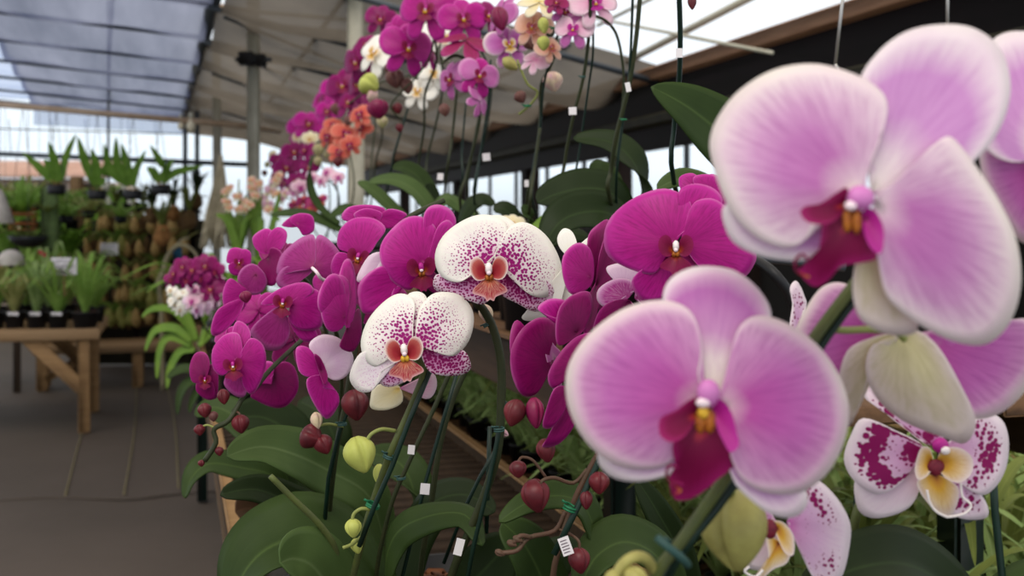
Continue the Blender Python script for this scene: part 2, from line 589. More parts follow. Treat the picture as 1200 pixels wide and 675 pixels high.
def flower(parent, d, c, petals, lip=None, sx=0.0, sy=0.0, label=None, solid=.0006, mat='petal_magenta', smat=None, rings=7):
    """petals: list of dicts / tuples (kind 'p' or 's', outline, base or None, options). Sepals form the flower mesh, petals are its sub-parts."""
    fr = pix_frame(c[0], c[1], d, sx, sy)
    smat = smat or mat
    sep, pet = [], []
    for it in petals:
        k, out = it[0], pts(it[1])
        base = it[2] if len(it) > 2 and it[2] else c
        opt = dict(it[3]) if len(it) > 3 else {}
        (sep if k == 's' else pet).append((out, base, opt))
    if not sep:
        sep, pet = pet[:1], pet[1:]
        smat = mat
    mb = MB()
    ms = []
    for out, base, opt in sep:
        m = opt.pop('m', smat)
        if m not in ms:
            ms.append(m)
        opt.setdefault('dz', -6)
        petal(mb, fr, out, base, mi=ms.index(m), rings=rings, **opt)
    fl = mb.build('flower', ms, parent, solid)
    if label:
        fl['label'] = label
    for out, base, opt in pet:
        m = opt.pop('m', mat)
        mb = MB()
        petal(mb, fr, out, base, rings=rings, **opt)
        mb.build('petal', m, fl, solid)
    if lip:
        x, y, s, rot, lm, cm, colm = lip[:7]
        lip_parts(sub_frame(fr, x, y, s, rot, 2), fl, lm, cm, colm, sidem=lip[7] if len(lip) > 7 else None)
    return fl

# template flower, unit = half width, y down
T_PR = pts('.03,.03 .06,-.3 .26,-.64 .62,-.74 .93,-.5 1.0,-.1 .86,.25 .52,.38 .16,.18')
T_PL = [(-x, y) for x, y in reversed(T_PR)]
T_D = pts('-.05,-.05 -.26,-.35 -.34,-.65 -.2,-.9 0,-.97 .2,-.9 .34,-.65 .26,-.35 .05,-.05')
T_SR = pts('.02,.02 .34,.18 .6,.45 .62,.74 .42,.9 .16,.74 .02,.3')
T_SL = [(-x, y) for x, y in reversed(T_SR)]

def tflower(parent, px, py, s, d, mat, lipm='lip_dark', roll=0, yaw=0, pitch=0, smat=None, detail=True, back=False):
    """Template flower: sepals = flower mesh, petals, lip and column = sub-parts; far ones keep all five tepals in one mesh."""
    fr = turn_frame(px, py, d, s, roll, yaw, pitch)
    rg = 6 if detail else 4
    sb = 3 if detail else 2
    mb = MB()
    for o in (T_D, T_SR, T_SL):
        petal(mb, fr, o, (0, 0), -.06, lift=-.05, cup=.12, rings=rg, sub=sb)
    if not detail:
        for o in (T_PR, T_PL):
            petal(mb, fr, o, (0, 0), 0, cup=.16, mi=1, rings=rg, sub=sb)
    fl = mb.build('flower', [smat or mat, mat], parent, .0006)
    if detail:
        for o in (T_PR, T_PL):
            mp = MB()
            petal(mp, fr, o, (0, 0), 0, cup=.16, crease=.08, ruffle=.04, rings=rg, sub=sb)
            mp.build('petal', mat, fl, .0006)
    if not back:
        lip_parts(sub_frame(fr, 0, .05, .42, 0, .02), fl, lipm, 'callus_yellow', 'column_white' if 'white' in mat else 'column_magenta', detail=detail)
    return fl

def bud(parent, px, py, w, h, d, mat, ang=0.0, tilt=.25, name='bud', ph=None):
    """Closed bud: three sepals meeting in creases; ang turns its long axis from straight down, on the photograph."""
    k = d / F
    ax = (RGT * math.sin(ang) - UP * math.cos(ang) - FWD * tilt).normalized()
    H = h * k
    prof = []
    for i in range(13):
        u = i / 12
        r = math.sin(PI * (.03 + .94 * u) ** .8) ** .8
        prof.append((w * k * .5 * r + 1e-5, H * (u - .5)))
    mb = MB()
    ph = random.random() if ph is None else ph
    mb.lathe(P(px, py, d), prof, 36, 0, ax, lambda a, t: 1.05 - (.05 + .34 * u ** .6) * math.exp(-(((a * 3 / (2 * PI) + ph) % 1 - .5) / .085) ** 2))
    return mb.build(name, mat, parent)

def tube(parent, name, path, r, mat, d=None, n=8, r1=None, steps=4, label=None):
    """path: (px, py) with one distance, or (px, py, d) each."""
    w = [P(q[0], q[1], q[2] if len(q) > 2 else d) for q in path]
    o = MB().tube(w, r, n, 0, r1, True, steps).build(name, mat, parent)
    if label:
        o['label'] = label
    return o

def leaf(parent, path, hw, d, mat='leaf_green', tilt=.9, fold=.22, curl=.0, prof=None, solid=.0015, name='leaf'):
    """path from base to tip (px, py[, d]); hw = half width in pixels; tilt = how far the side runs away from the viewer."""
    w = [P(q[0], q[1], q[2] if len(q) > 2 else d) for q in path]
    a, b = path[0], path[-1]
    ln = math.hypot(b[0] - a[0], b[1] - a[1]) or 1
    def side(t):
        i = min(int(t * (len(path) - 1)), len(path) - 2)
        q0, q1 = path[i], path[i + 1]
        L = math.hypot(q1[0] - q0[0], q1[1] - q0[1]) or 1
        nx, ny = -(q1[1] - q0[1]) / L, (q1[0] - q0[0]) / L
        if ny > 0:
            nx, ny = -nx, -ny
        return RGT * nx - UP * ny + FWD * tilt
    # smooth the side vector along the leaf
    S = [side(i / 10) for i in range(11)]
    S = [sum((S[max(0, min(10, i + j))] for j in (-2, -1, 0, 1, 2)), Vector()) for i in range(11)]
    def sides(t):
        u = t * 10
        i = min(int(u), 9)
        return S[i].lerp(S[i + 1], u - i)
    return MB().blade(w, hw * d / F * math.sqrt(1 + tilt * tilt), sides, 4, 0, prof, fold, curl).build(name, mat, parent, solid)

def plant_tag(parent, px, py, w, h, d, ang=0.0, tipped=.2):
    fr = pix_frame(px, py, d, tipped, 0)
    c, s = math.cos(ang), math.sin(ang)
    mb = MB()
    R = lambda x, y: (px + x * c - y * s, py + x * s + y * c)
    q = [R(-w / 2, -h / 2), R(w / 2, -h / 2), R(w / 2, h / 2), R(-w / 2, h / 2)]
    mb.add([fr(*p, 1.0) for p in q] + [fr(*p, .2) for p in q], [(0, 1, 2, 3), (7, 6, 5, 4), (0, 4, 5, 1), (1, 5, 6, 2), (2, 6, 7, 3), (3, 7, 4, 0)])
    if w >= 12:                       # faint printed lines
        for i in range(5):
            y = h * (-.34 + .16 * i)
            a = [R(-w * .36, y), R(w * random.uniform(.1, .36), y), R(w * .3, y + h * .06), R(-w * .36, y + h * .06)]
            mb.add([fr(*p, 1.15) for p in a], [(0, 1, 2, 3)], None, 1)
    return mb.build('plant_tag', ['tag_white', 'tag_ink'], parent, smooth=False)

def tie(parent, px, py, r, d, mat='tie_green', axis=None, h=None):
    """A twist of wire or tape wound round stem and stake."""
    c = P(px, py, d)
    ax = (axis or UP).normalized()
    x = ax.cross(FWD).normalized()
    y = ax.cross(x)
    R = r * .8 * d / F
    H = (h or r * .9) * .55 * d / F
    w = [c + (x * math.cos(a) + y * math.sin(a)) * R + ax * (H * (i / 20 - .5)) for i, a in enumerate([2 * PI * 2 * j / 20 for j in range(21)])]
    w.append(c + x * R * 1.7 + ax * H * .6)
    mb = MB()
    mb.tube(w, R * .2, 6, steps=2)
    return mb.build('stem_tie', mat, parent)

def line_axis(a, b):
    return (P(a[0], a[1], 1) - P(b[0], b[1], 1)).normalized()

POTS = []

def free_spot(x, y, r, x0, x1, y0, y1):
    """Nearest place on a shelf where a pot of radius r does not bump into the pots already there."""
    best = None
    for i in range(-40, 41):
        for j in range(-12, 13):
            X, Y = x + j * .02, y + i * .02
            if not (x0 + r * 1.1 <= X <= x1 - r * 1.1 and y0 <= Y <= y1):
                continue
            if any(math.hypot(X - a, Y - b) < (r + c) * 1.1 for a, b, c in POTS):
                continue
            q = math.hypot(X - x, Y - y)
            if best is None or q < best[0]:
                best = (q, X, Y)
    return (best[1], best[2]) if best else (x, y)

def pot(parent, loc, r=.06, h=.12, mat='pot_black', bark=True, taper=.78):
    mb = MB()
    mb.lathe(loc, [(r * taper, 0), (r * .97, h * .9), (r * 1.08, h * .9), (r * 1.08, h), (r * .98, h), (r * .93, h * .86), (r * .02, h * .84)], 24)
    POTS.append((loc[0], loc[1], r))
    p = mb.build('pot', mat, parent)
    if bark:
        mb = MB()
        for i in range(14):
            a, q = random.random() * 6.28, r * .8 * math.sqrt(random.random())
            sz = r * random.uniform(.14, .26)
            mb.box((loc[0] + q * math.cos(a), loc[1] + q * math.sin(a), loc[2] + h * .9), (sz * 1.8, sz, sz), a * 3, bevel=sz * .25)
        mb.build('potting_bark', 'bark', p)
    return p

# ------------------------------------------------------------------ camera, light
cd = bpy.data.cameras.new('camera')
cam = bpy.data.objects.new('camera', cd)
COL.objects.link(cam)
cam.location = CAM
cam.rotation_euler = (PI / 2, 0, -TH)
cd.sensor_width = 36
cd.lens = F / 1200 * 36
cd.shift_y = -(337.5 - HOR) / 1200
cd.clip_start = .05
cd.dof.use_dof = True
cd.dof.focus_distance = .87
cd.dof.aperture_fstop = 9.5
SC.camera = cam
SC.view_settings.view_transform = 'Standard'
SC.view_settings.look = 'None'
SC.view_settings.exposure = 0.12
SC.view_settings.gamma = 1
SC.view_settings.use_curve_mapping = False

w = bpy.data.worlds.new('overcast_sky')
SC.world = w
w.use_nodes = True
nt = w.node_tree
nt.nodes.clear()
wo = nt.nodes.new('ShaderNodeOutputWorld')
bg = nt.nodes.new('ShaderNodeBackground')
tc = nt.nodes.new('ShaderNodeTexCoord')
sp = nt.nodes.new('ShaderNodeSeparateXYZ')
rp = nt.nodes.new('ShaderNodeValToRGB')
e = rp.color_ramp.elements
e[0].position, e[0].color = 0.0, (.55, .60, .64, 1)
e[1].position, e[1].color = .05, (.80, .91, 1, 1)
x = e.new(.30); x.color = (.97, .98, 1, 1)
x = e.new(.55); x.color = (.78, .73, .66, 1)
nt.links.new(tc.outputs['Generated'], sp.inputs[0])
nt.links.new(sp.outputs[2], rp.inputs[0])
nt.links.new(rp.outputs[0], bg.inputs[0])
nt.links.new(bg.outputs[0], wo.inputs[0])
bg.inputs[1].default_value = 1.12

sl = bpy.data.lights.new('sun', 'SUN')
so = bpy.data.objects.new('sun', sl)
COL.objects.link(so)
sl.energy = 1.7
sl.angle = math.radians(40)
sl.color = (1, .95, .86)
so.rotation_euler = Vector((.45, .65, -1.0)).to_track_quat('-Z', 'Y').to_euler()

# ------------------------------------------------------------------ surfaces of the place
def floor_mat():
    s = NT('weed_mat')
    tc = s.n('ShaderNodeTexCoord')
    n = s.noise(tc.outputs['Object'], .9, 4)
    n2 = s.noise(tc.outputs['Object'], 14, 3)
    c = s.ramp(n, [(.3, rgb('51463E')), (.7, rgb('40372F'))])
    c = s.mix(s.math('MULTIPLY', n2, .3), c, rgb('5E544C'))
    wv = s.n('ShaderNodeTexWave')
    wv.bands_direction = 'Y'
    wv.inputs['Scale'].default_value = 40
    s.l(tc.outputs['Object'], wv.inputs['Vector'])
    c = s.mix(s.math('MULTIPLY', wv.outputs[1], .12), c, rgb('2E2824'))
    MATS['weed_mat'] = s.surf(c, .75, 0, .35, bump=n, bumpd=.25)
floor_mat()

def cloth_mat(name, h, h2, tr, alpha, streak=(1, 12, 1)):
    s = NT(name)
    tc = s.n('ShaderNodeTexCoord')
    mp = s.n('ShaderNodeMapping')
    mp.inputs['Scale'].default_value = streak
    s.l(tc.outputs['Object'], mp.inputs[0])
    n = s.noise(mp.outputs[0], .8, 4, .6)
    c = s.ramp(n, [(.3, rgb(h)), (.7, rgb(h2))])
    MATS[name] = s.surf(c, .8, tr, .1, alpha=alpha)
cloth_mat('shade_cloth_blue', '4C5470', '878EA8', .78, .9, (2.2, .35, 1))
cloth_mat('shade_cloth_pale', '90A8DC', 'A8BCE8', .8, .6)
cloth_mat('shade_cloth_brown', '847C72', '565049', .6, .97, (1, 1.2, 1))

def wood(name, h, h2, sc=(2, 30, 30), rough=.7):
    s = NT(name)
    tc = s.n('ShaderNodeTexCoord')
    mp = s.n('ShaderNodeMapping')
    mp.inputs['Scale'].default_value = sc
    s.l(tc.outputs['Object'], mp.inputs[0])
    n = s.noise(mp.outputs[0], 1.5, 4, .65)
    c = s.ramp(n, [(.3, rgb(h)), (.7, rgb(h2))])
    MATS[name] = s.surf(c, rough, 0, .25, bump=n, bumpd=.2)
wood('wood_pale', 'A88A68', '8E7050')
wood('wood_tan', '9A7A54', '7E6040')
wood('wood_brown', '6E5038', '543C28', (30, 2, 30))
wood('wood_dark', '3A2C20', '2A2018', (30, 2, 30))
wood('wood_rail', 'B48868', '94684A', (30, 2, 30))
flat('panel_black', '1C1014', .6, spec=.08, h2='120C0E', scale=3)
flat('rail_mossy', '3C3822', .7, h2='26241A', scale=12)
flat('post_dark', '241A18', .7, spec=.1, h2='181210', scale=6)
flat('steel_pale', 'B8B4A4', .5, h2='A09C8C', scale=8)
flat('steel_dark', '4A5058', .5, h2='3E444A', scale=6)
flat('pipe_rusty', 'C0A890', .6, h2='A08468', scale=6)
flat('wire_steel', 'B8B4B0', .3, metallic=.7, var=.1)
flat('line_yellow', '857B55', .8, h2='6E6646', scale=4)
flat('wall_dark', '2A2420', .8, h2='1E1A18', scale=3)
flat('leg_dark_green', '0E1C1A', .4, h2='14241E', scale=8)
flat('pot_black', '1A1A1C', .45, h2='222226', scale=20)
flat('pot_clear', '8A8880', .25, h2='6E6A60', scale=30)
flat('bark', '7A4A2C', .85, h2='4A2E1E', scale=60)

def struct(o):
    o['kind'] = 'structure'
    return o

# floor
mb = MB()
N = 40
vs, fs = [], []
for i in range(N + 1):
    for j in range(N + 1):
        X, Y = -9 + 14 * i / N, -1.5 + 26 * j / N
        vs.append((X, Y, .006 * math.sin(3 * X + .7 * Y) * math.sin(1.3 * Y) - .006))
for i in range(N):
    for j in range(N):
        a = i * (N + 1) + j
        fs.append((a, a + N + 1, a + N + 2, a + 1))
mb.add(vs, fs)
struct(mb.build('floor', 'weed_mat'))
# yellow guide lines woven into the weed mat
for q in (((113, 451), (95, 510), (76, 583)), ((160, 445), (158, 500), (145, 580)), ((195, 448), (205, 500), (209, 572))):
    w3 = []
    for (a, b) in q:
        d = 1.4 * F / (b - HOR)
        w3.append(P(a, b, d) + Vector((0, 0, .002)))
    struct(MB().tube(w3, .0035, 6, steps=6).build('trim_1', 'line_yellow'))
# overlap seam of the mat, running across the aisle
w3 = [P(a, b, 1.4 * F / (b - HOR)) + Vector((0, 0, .001)) for a, b in ((-40, 590), (60, 583), (150, 585), (215, 578), (300, 574))]
struct(MB().tube(w3, .006, 6, steps=6).build('trim_2', 'weed_mat'))

# right side wall below the openings, posts and the long dark beam
struct(MB().box((2.95, 9, .70), (.1, 18, 1.40)).build('wall_right', 'wall_dark'))
def beam(name, z0, z1, x0, x1, mat, y0=1.5, y1=18):
    return struct(MB().box(((x0 + x1) / 2, (y0 + y1) / 2, (z0 + z1) / 2), (x1 - x0, y1 - y0, z1 - z0), bevel=.008).build(name, mat))
beam('beam_top_rail', 2.29, 2.37, 2.74, 2.92, 'wood_rail')
beam('beam_panel', 2.08, 2.29, 2.80, 2.90, 'panel_black')
beam('beam_bottom_rail', 2.02, 2.08, 2.74, 2.92, 'rail_mossy')
beam('beam_lower_panel', 1.88, 2.02, 2.82, 2.90, 'panel_black')
for yy, wd in ((3.4, .16), (5.2, .16), (7.0, .18), (9.0, .18), (11.5, .16), (14.5, .16)):
    struct(MB().box((2.88, yy, .98), (.12, wd, 1.96)).build('post', 'post_dark'))
for i in range(11):
    yy = 6.2 + i * .9
    struct(MB().box((3.0, yy, 1.66), (.03, .03, .52)).build('opening_mullion', 'steel_dark'))

# ---- shade cloth roof, left (blue) and right (brown)
def roof(name, A, B, C, D, mat, nu=24, nv=24, sag=.06, waves=6, amp=.02):
    """A-B one edge, D-C the other; slightly sagging between the purlins."""
    A, B, C, D = (Vector(q) for q in (A, B, C, D))
    vs, fs = [], []
    for i in range(nu + 1):
        for j in range(nv + 1):
            u, v = i / nu, j / nv
            p = A.lerp(B, u).lerp(D.lerp(C, u), v)
            z = -sag * abs(math.sin(PI * waves * v)) + amp * math.sin(9 * u + 5 * v) * math.sin(3 + 11 * v)
            vs.append(p + Vector((0, 0, z)))
    for i in range(nu):
        for j in range(nv):
            a = i * (nv + 1) + j
            fs.append((a, a + nv + 1, a + nv + 2, a + 1))
    return struct(MB().add(vs, fs).build(name, mat))
GX, GZ = .28, 2.97
RS = .08                          # fall of the left roof towards the gutter
def rz(X):
    return GZ + RS * (GX - X)
roof('ceiling_shade_cloth', (-1.15, 4, rz(-1.15)), (GX, 4, GZ), (.05, 16.6, GZ), (-1.95, 16.6, rz(-1.95)), 'shade_cloth_blue', 30, 60, .09, 9)
roof('ceiling_pale_strip', (-3.0, 4, rz(-3) + .04), (-1.1, 4, rz(-1.1) + .02), (-1.9, 16.6, rz(-1.9) + .02), (-3.9, 16.6, rz(-3.9) + .04), 'shade_cloth_pale', 20, 60, .08, 9)
roof('ceiling_brown_shade', (GX, 6.4, GZ + .02), (2.95, 6.4, 2.40), (2.95, 17.2, 2.40), (.02, 17.2, GZ + .02), 'shade_cloth_brown', 40, 90, .20, 7, .06)
# end curtain of thin cloth hanging below the blue roof
vs, fs = [], []
for i in range(31):
    for j in range(9):
        q = Vector((-1.95 + 2.0 * i / 30, 16.6 + .05 * math.sin(i * .9), GZ + .16 - .08 * i / 30 - .32 * j / 8))
        vs.append(q)
for i in range(30):
    for j in range(8):
        a = i * 9 + j
        fs.append((a, a + 9, a + 10, a + 1))
struct(MB().add(vs, fs).build('ceiling_end_curtain', 'shade_cloth_pale'))
def rod(name, a, b, r, mat, n=8):
    return struct(MB().tube([a, b], r, n, steps=1).build(name, mat))
for i in range(8):                # purlins under the blue cloth
    yy = 6.2 + i * 1.45
    rod('rafter', (-6, yy, rz(-6) - .07), (GX - .1, yy, GZ - .07), .017, 'steel_dark')
    rod('rafter', (GX - .1, yy, GZ - .10), (2.9, yy, 2.26), .020, 'steel_dark')
struct(MB().tube([P(133, -20, 8.6), P(131, 20, 9.6), P(128, 70, 11.5), P(127, 150, 15.9)], .016, 8).build('rope', 'steel_dark'))
rod('gutter', (GX, 5, GZ - .02), (.05, 17, GZ - .02), .05, 'steel_dark', 10)
for k, X in enumerate((.95, 1.6, 2.3)):
    rod('purlin', (X, 6.4, GZ - .06 - (X - .25) * .19), (X, 17.2, GZ - .06 - (X - .25) * .19), .018, 'steel_dark')
for i in range(6):                # bracing struts under the brown roof
    yy = 8 + i * 1.5
    rod('rafter_brace', (.3, yy, GZ - .1), (1.5, yy + .8, 2.6), .014, 'steel_dark')
    rod('rafter_brace', (2.8, yy, 2.4), (1.6, yy + .8, 2.62), .014, 'steel_dark')
# clear front bay: light tubes against the white sky at upper right
rod('purlin', P(735, 72, 7.0), P(960, -45, 5.2), .022, 'steel_pale')
rod('purlin', P(700, 30, 7.4), P(860, -50, 6.2), .012, 'steel_pale')
rod('purlin', P(640, 10, 7.2), P(905, 62, 4.2), .008, 'steel_pale')

# posts
def vpost(px, py_top, d, wpx, mat, z0=0.0, name='post'):
    t = P(px, py_top, d)
    wd = wpx * d / F
    struct(MB().box((t.x, t.y, (t.z + z0) / 2), (wd, wd, t.z - z0), -TH, bevel=wd * .12).build(name, mat))
vpost(297, -60, 8.0, 13, 'steel_pale')
vpost(417, -40, 6.6, 18, 'steel_pale')
vpost(254, 58, 12, 8, 'steel_pale')
vpost(231, 118, 14, 4.5, 'steel_dark')
vpost(217, 143, 14, 4.5, 'steel_dark')
vpost(127, 0, 15, 2.5, 'steel_dark')
rod('cross_pipe', P(-30, 120, 8.2), P(293, 148, 8.2), .022, 'pipe_rusty')
rod('cross_pipe', P(293, 148, 8.2), P(328, 155, 10), .02, 'pipe_rusty')
rod('cross_pipe', P(170, -6, 7.6), P(293, 13, 7.9), .02, 'pipe_rusty')
rod('cross_pipe', P(293, 13, 7.9), P(440, 26, 8.4), .016, 'steel_pale')
rod('back_rail', P(-30, 179, 12.5), P(292, 193, 12.5), .028, 'steel_dark')
rod('back_rail', P(-30, 150, 16), P(218, 157, 16), .01, 'steel_dark')
for xx in (10, 60, 100, 150, 182):
    rod('back_wire', P(xx, 140, 16), P(xx + 3, 182, 16), .006, 'steel_dark')

# ------------------------------------------------------------------ benches
def bench(name, x0, x1, y0, y1, z, label, cat, slat=.04, gap=.018, mat='wood_brown', edgemat='wood_tan', legmat='leg_dark_green', legs=None, edge=True, leg=.05):
    t = thing(name, ((x0 + x1) / 2, (y0 + y1) / 2, 0), label, cat)
    mb = MB()
    n = int((y1 - y0) / (slat + gap))
    for i in range(n):
        yy = y0 + slat / 2 + (y1 - y0 - slat) * i / (n - 1)
        mb.box(((x0 + x1) / 2, yy, z - .012), (x1 - x0, slat, .024))
    mb.build('bench_top', mat, t)
    if edge:
        for X in (x0, x1):
            MB().box((X, (y0 + y1) / 2, z - .02), (.025, y1 - y0 + .02, .085)).build('edge_board', edgemat, t)
    for (X, Y) in legs or [(X, Y) for X in (x0 + .03, x1 - .03) for Y in (y0 + .1, y1 - .1)]:
        MB().box((X, Y, (z - .03) / 2), (leg, leg, z - .03)).build('leg', legmat, t)
    for X in (x1 - .03,):
        MB().box((X, (y0 + y1) / 2, .22), (.03, y1 - y0 - .2, .04)).build('stretcher', legmat, t)
    return t
BZ = .87
bench('orchid_bench', .09, .66, .2, 5.9, BZ, 'long low slatted bench under the front rows of orchids, dark green legs', 'bench',
      mat='wood_dark', legs=[(.11, 5.82), (.64, 5.82), (.64, 3.9), (.11, .3), (.64, .3), (.64, 2.0)])
bench('seedling_bench', .74, 2.0, .6, 5.6, .80, 'low bench behind the orchids carrying rows of grassy seedlings', 'bench', legmat='post_dark')
t = thing('upper_shelf', (.75, 3.5, 0), 'narrow raised wooden shelf holding the back row of tall orchids', 'shelf')
for X in (.60, .72, .84, .96):
    MB().box((X, 3.65, 1.19), (.10, 5.2, .022)).build('shelf_board', 'wood_brown', t)
MB().box((.55, 3.65, 1.165), (.025, 5.2, .09)).build('front_board', 'wood_brown', t)
MB().box((1.0, 3.65, 1.165), (.025, 5.2, .09)).build('back_board', 'wood_brown', t)
for (X, Y) in ((.70, 1.70), (.70, 3.6), (.70, 6.1), (.97, 1.2), (.97, 3.6), (.97, 6.1)):
    zb = .8005 if X > .9 and Y < 5.5 else 0
    MB().box((X, Y, (1.18 + zb) / 2), (.045, .045, 1.18 - zb)).build('leg', 'leg_dark_green', t)

# ------------------------------------------------------------------ front row: two big pink flowers close to the lens
A = thing('orchid_plant', (.30, .52, BZ), 'big pale-edged pink orchid closest to view, two huge open blooms and a cream-backed one', 'orchid')
pot(A, (.30, .52, BZ), .065, .13)
tube(A, 'flower_stem', [(1030, 300, .475), (1000, 335, .47), (955, 395, .465), (910, 465, .462), (850, 560, .462), (800, 632, .465), (762, 690, .47), (745, 800, .52), (700, 900, .58)], .0026, 'stem_olive')
tube(A, 'stake', [(1042, 300, .478), (967, 397, .468), (864, 562, .466), (775, 690, .475), (740, 850, .56)], .0021, 'stake_green', steps=4)
tie(A, 790, 643, 12, .466, 'tie_teal', line_axis((850, 560), (780, 665)), 16)
tube(A, 'stem_tie', [(770, 630, .455), (784, 642, .452), (800, 655, .455), (806, 662, .46)], .0018, 'tie_teal')
# bloom below
SA = dict(lift=.1, cup=.22, crease=.03, ruffle=.02)
flower(A, .43, (833, 478), [
    ('s', '822,455 800,415 788,380 777,352 783,330 803,316 830,312 862,318 888,338 903,364 899,392 876,425 858,452 840,464', (834, 465), dict(m='sepal_pink_pale', dz=-8, cup=.1)),
    ('s', '812,500 800,522 760,540 720,530 702,526 703,545 720,560 750,564 785,556 803,545 818,525', (822, 498), dict(m='petal_pink_light', dz=-6)),
    ('s', '848,508 858,560 880,586 905,603 930,606 945,592 942,572 905,556 868,520', (848, 504), dict(m='petal_pink_light', dz=-6)),
    ('p', '828,468 818,440 821,415 820,390 810,366 790,354 760,353 725,365 690,392 669,422 663,450 668,482 685,515 710,538 738,549 770,549 795,535 806,510 818,488', (827, 471), dict(SA, dz=0)),
    ('p', '842,472 850,440 858,408 866,384 882,371 905,372 935,386 963,410 984,442 994,475 991,510 976,545 952,570 925,579 893,576 870,562 858,540 851,510', (845, 475), dict(SA, dz=2)),
], None, mat='petal_pink', label='lower bloom facing out', rings=10)
fl = A.children[-1]
fr = pix_frame(833, 478, .43)
mb = MB()
petal(mb, fr, pts('812,478 800,502 788,522 791,545 784,562 790,584 804,586 820,579 841,562 862,545 868,530 856,508 842,492 828,484'), (824, 492), 8, lift=.35, cup=.5, crease=-.12, mi=0, rings=8)
petal(mb, fr, pts('772,502 775,489 792,481 806,470 818,466 821,482 812,498 800,513 786,518 775,512'), (818, 485), 9, lift=.8, cup=.1, mi=0)
petal(mb, fr, pts('834,470 848,470 858,485 863,505 866,522 856,530 848,518 840,500'), (836, 484), 9, lift=.8, cup=.1, mi=1)
ellipsoid(mb, fr, (821, 494, 14), (7, 14, 6), 2)
ellipsoid(mb, fr, (832, 494, 14), (7, 14, 6), 2)
ellipsoid(mb, fr, (824, 483, 20), (7, 8, 4), 3)
for a in ((796, 560), (790, 540)):
    mb.tube([fr(798, 575, 18), fr(a[0] - 8, a[1] + 20, 20), fr(a[0] - 6, a[1] + 6, 22), fr(a[0] + 4, a[1] + 8, 20)], .0006, 6, mi=0)
mb.build('lip', ['lip_crimson', 'lip_magenta', 'callus_orange', 'callus_yellow'], fl)
mb = MB()
ellipsoid(mb, fr, (830, 461, 16), (14, 17, 14), 0)
ellipsoid(mb, fr, (824, 472, 24), (9, 6, 6), 1)
mb.build('column', ['column_pink', 'column_tip'], fl)

# bloom above
flower(A, .40, (1010, 238), [
    ('s', '1008,95 1028,62 1060,38 1100,29 1140,33 1170,55 1183,90 1181,125 1166,160 1140,190 1100,210 1050,224 1022,226 1026,190 1036,152 1030,118', (1020, 224), dict(m='petal_pink_light', dz=-10, cup=.15, crease=.06)),
    ('s', '995,250 940,238 880,232 848,242 852,272 868,290 900,302 940,305 960,295 978,275', (1000, 246), dict(m='petal_pink_light', dz=-8)),
    ('s', '1018,265 1002,310 1000,350 1012,378 1045,392 1075,386 1065,340 1040,285', (1016, 255), dict(m='sepal_cream', dz=-12)),
    ('p', '1012,222 1020,188 1036,150 1039,118 1022,98 990,83 951,75 907,82 868,105 843,135 832,165 836,195 846,225 862,255 888,279 918,290 940,284 954,258 975,236 998,228', (1008, 224), dict(SA, dz=0)),
    ('p', '1026,232 1050,212 1075,190 1095,169 1111,160 1126,172 1151,206 1173,241 1190,280 1196,320 1192,355 1178,385 1155,403 1125,402 1090,388 1058,367 1038,345 1030,310 1024,268', (1024, 238), dict(SA, dz=3)),
], None, mat='petal_pink_soft', smat='petal_pink_soft', label='upper bloom turned to the left', rings=10)
A.children[-1]
fl = [c for c in A.children if c.name.startswith('flower') and not c.name.startswith('flower_stem')][-1]
fr = pix_frame(1010, 238, .40)
mb = MB()
petal(mb, fr, pts('985,240 966,258 962,280 958,298 948,310 936,316 944,329 956,336 970,329 986,312 1010,308 1028,302 1034,280 1030,262 1012,248'), (1000, 252), 8, lift=.35, cup=.5, crease=-.12, mi=0, rings=8)
petal(mb, fr, pts('938,250 943,242 962,238 980,226 992,220 996,236 985,252 970,262 948,261'), (992, 240), 9, lift=.8, cup=.1, mi=0)
petal(mb, fr, pts('1012,246 1024,246 1034,262 1036,280 1032,297 1020,290 1012,270'), (1014, 256), 9, lift=.8, cup=.1, mi=1)
ellipsoid(mb, fr, (993, 258, 14), (6, 15, 6), 2)
ellipsoid(mb, fr, (1004, 260, 14), (6, 15, 6), 2)
mb.tube([fr(948, 325, 18), fr(934, 318, 20), fr(932, 306, 22), fr(940, 298, 22), fr(946, 304, 20)], .0006, 6, mi=0)
mb.build('lip', ['lip_crimson', 'lip_magenta', 'callus_orange'], fl)
mb = MB()
ellipsoid(mb, fr, (1008, 232, 14), (17, 15, 14), 0)
ellipsoid(mb, fr, (997, 241, 22), (8, 6, 6), 1)
mb.build('column', ['column_pink', 'column_tip'], fl)

# bloom cut by the right edge of the frame
flower(A, .46, (1232, 190), [
    ('s', '1225,180 1185,190 1152,170 1141,120 1150,70 1168,43 1200,37 1240,50 1262,100 1252,150', (1228, 185), dict(dz=10)),
    ('s', '1240,200 1255,250 1270,300 1300,300 1290,240', None, {}),
    ('p', '1228,188 1185,185 1155,170 1148,190 1160,230 1180,262 1200,285 1225,270 1235,225', (1230, 190), dict(SA)),
    ('p', '1238,188 1270,140 1320,130 1350,180 1340,240 1300,260 1255,220', (1236, 190), dict(SA)),
], (1232, 205, 34, 0, 'lip_crimson', 'callus_orange', 'column_pink'), mat='petal_pink', smat='petal_pink_light', rings=8)

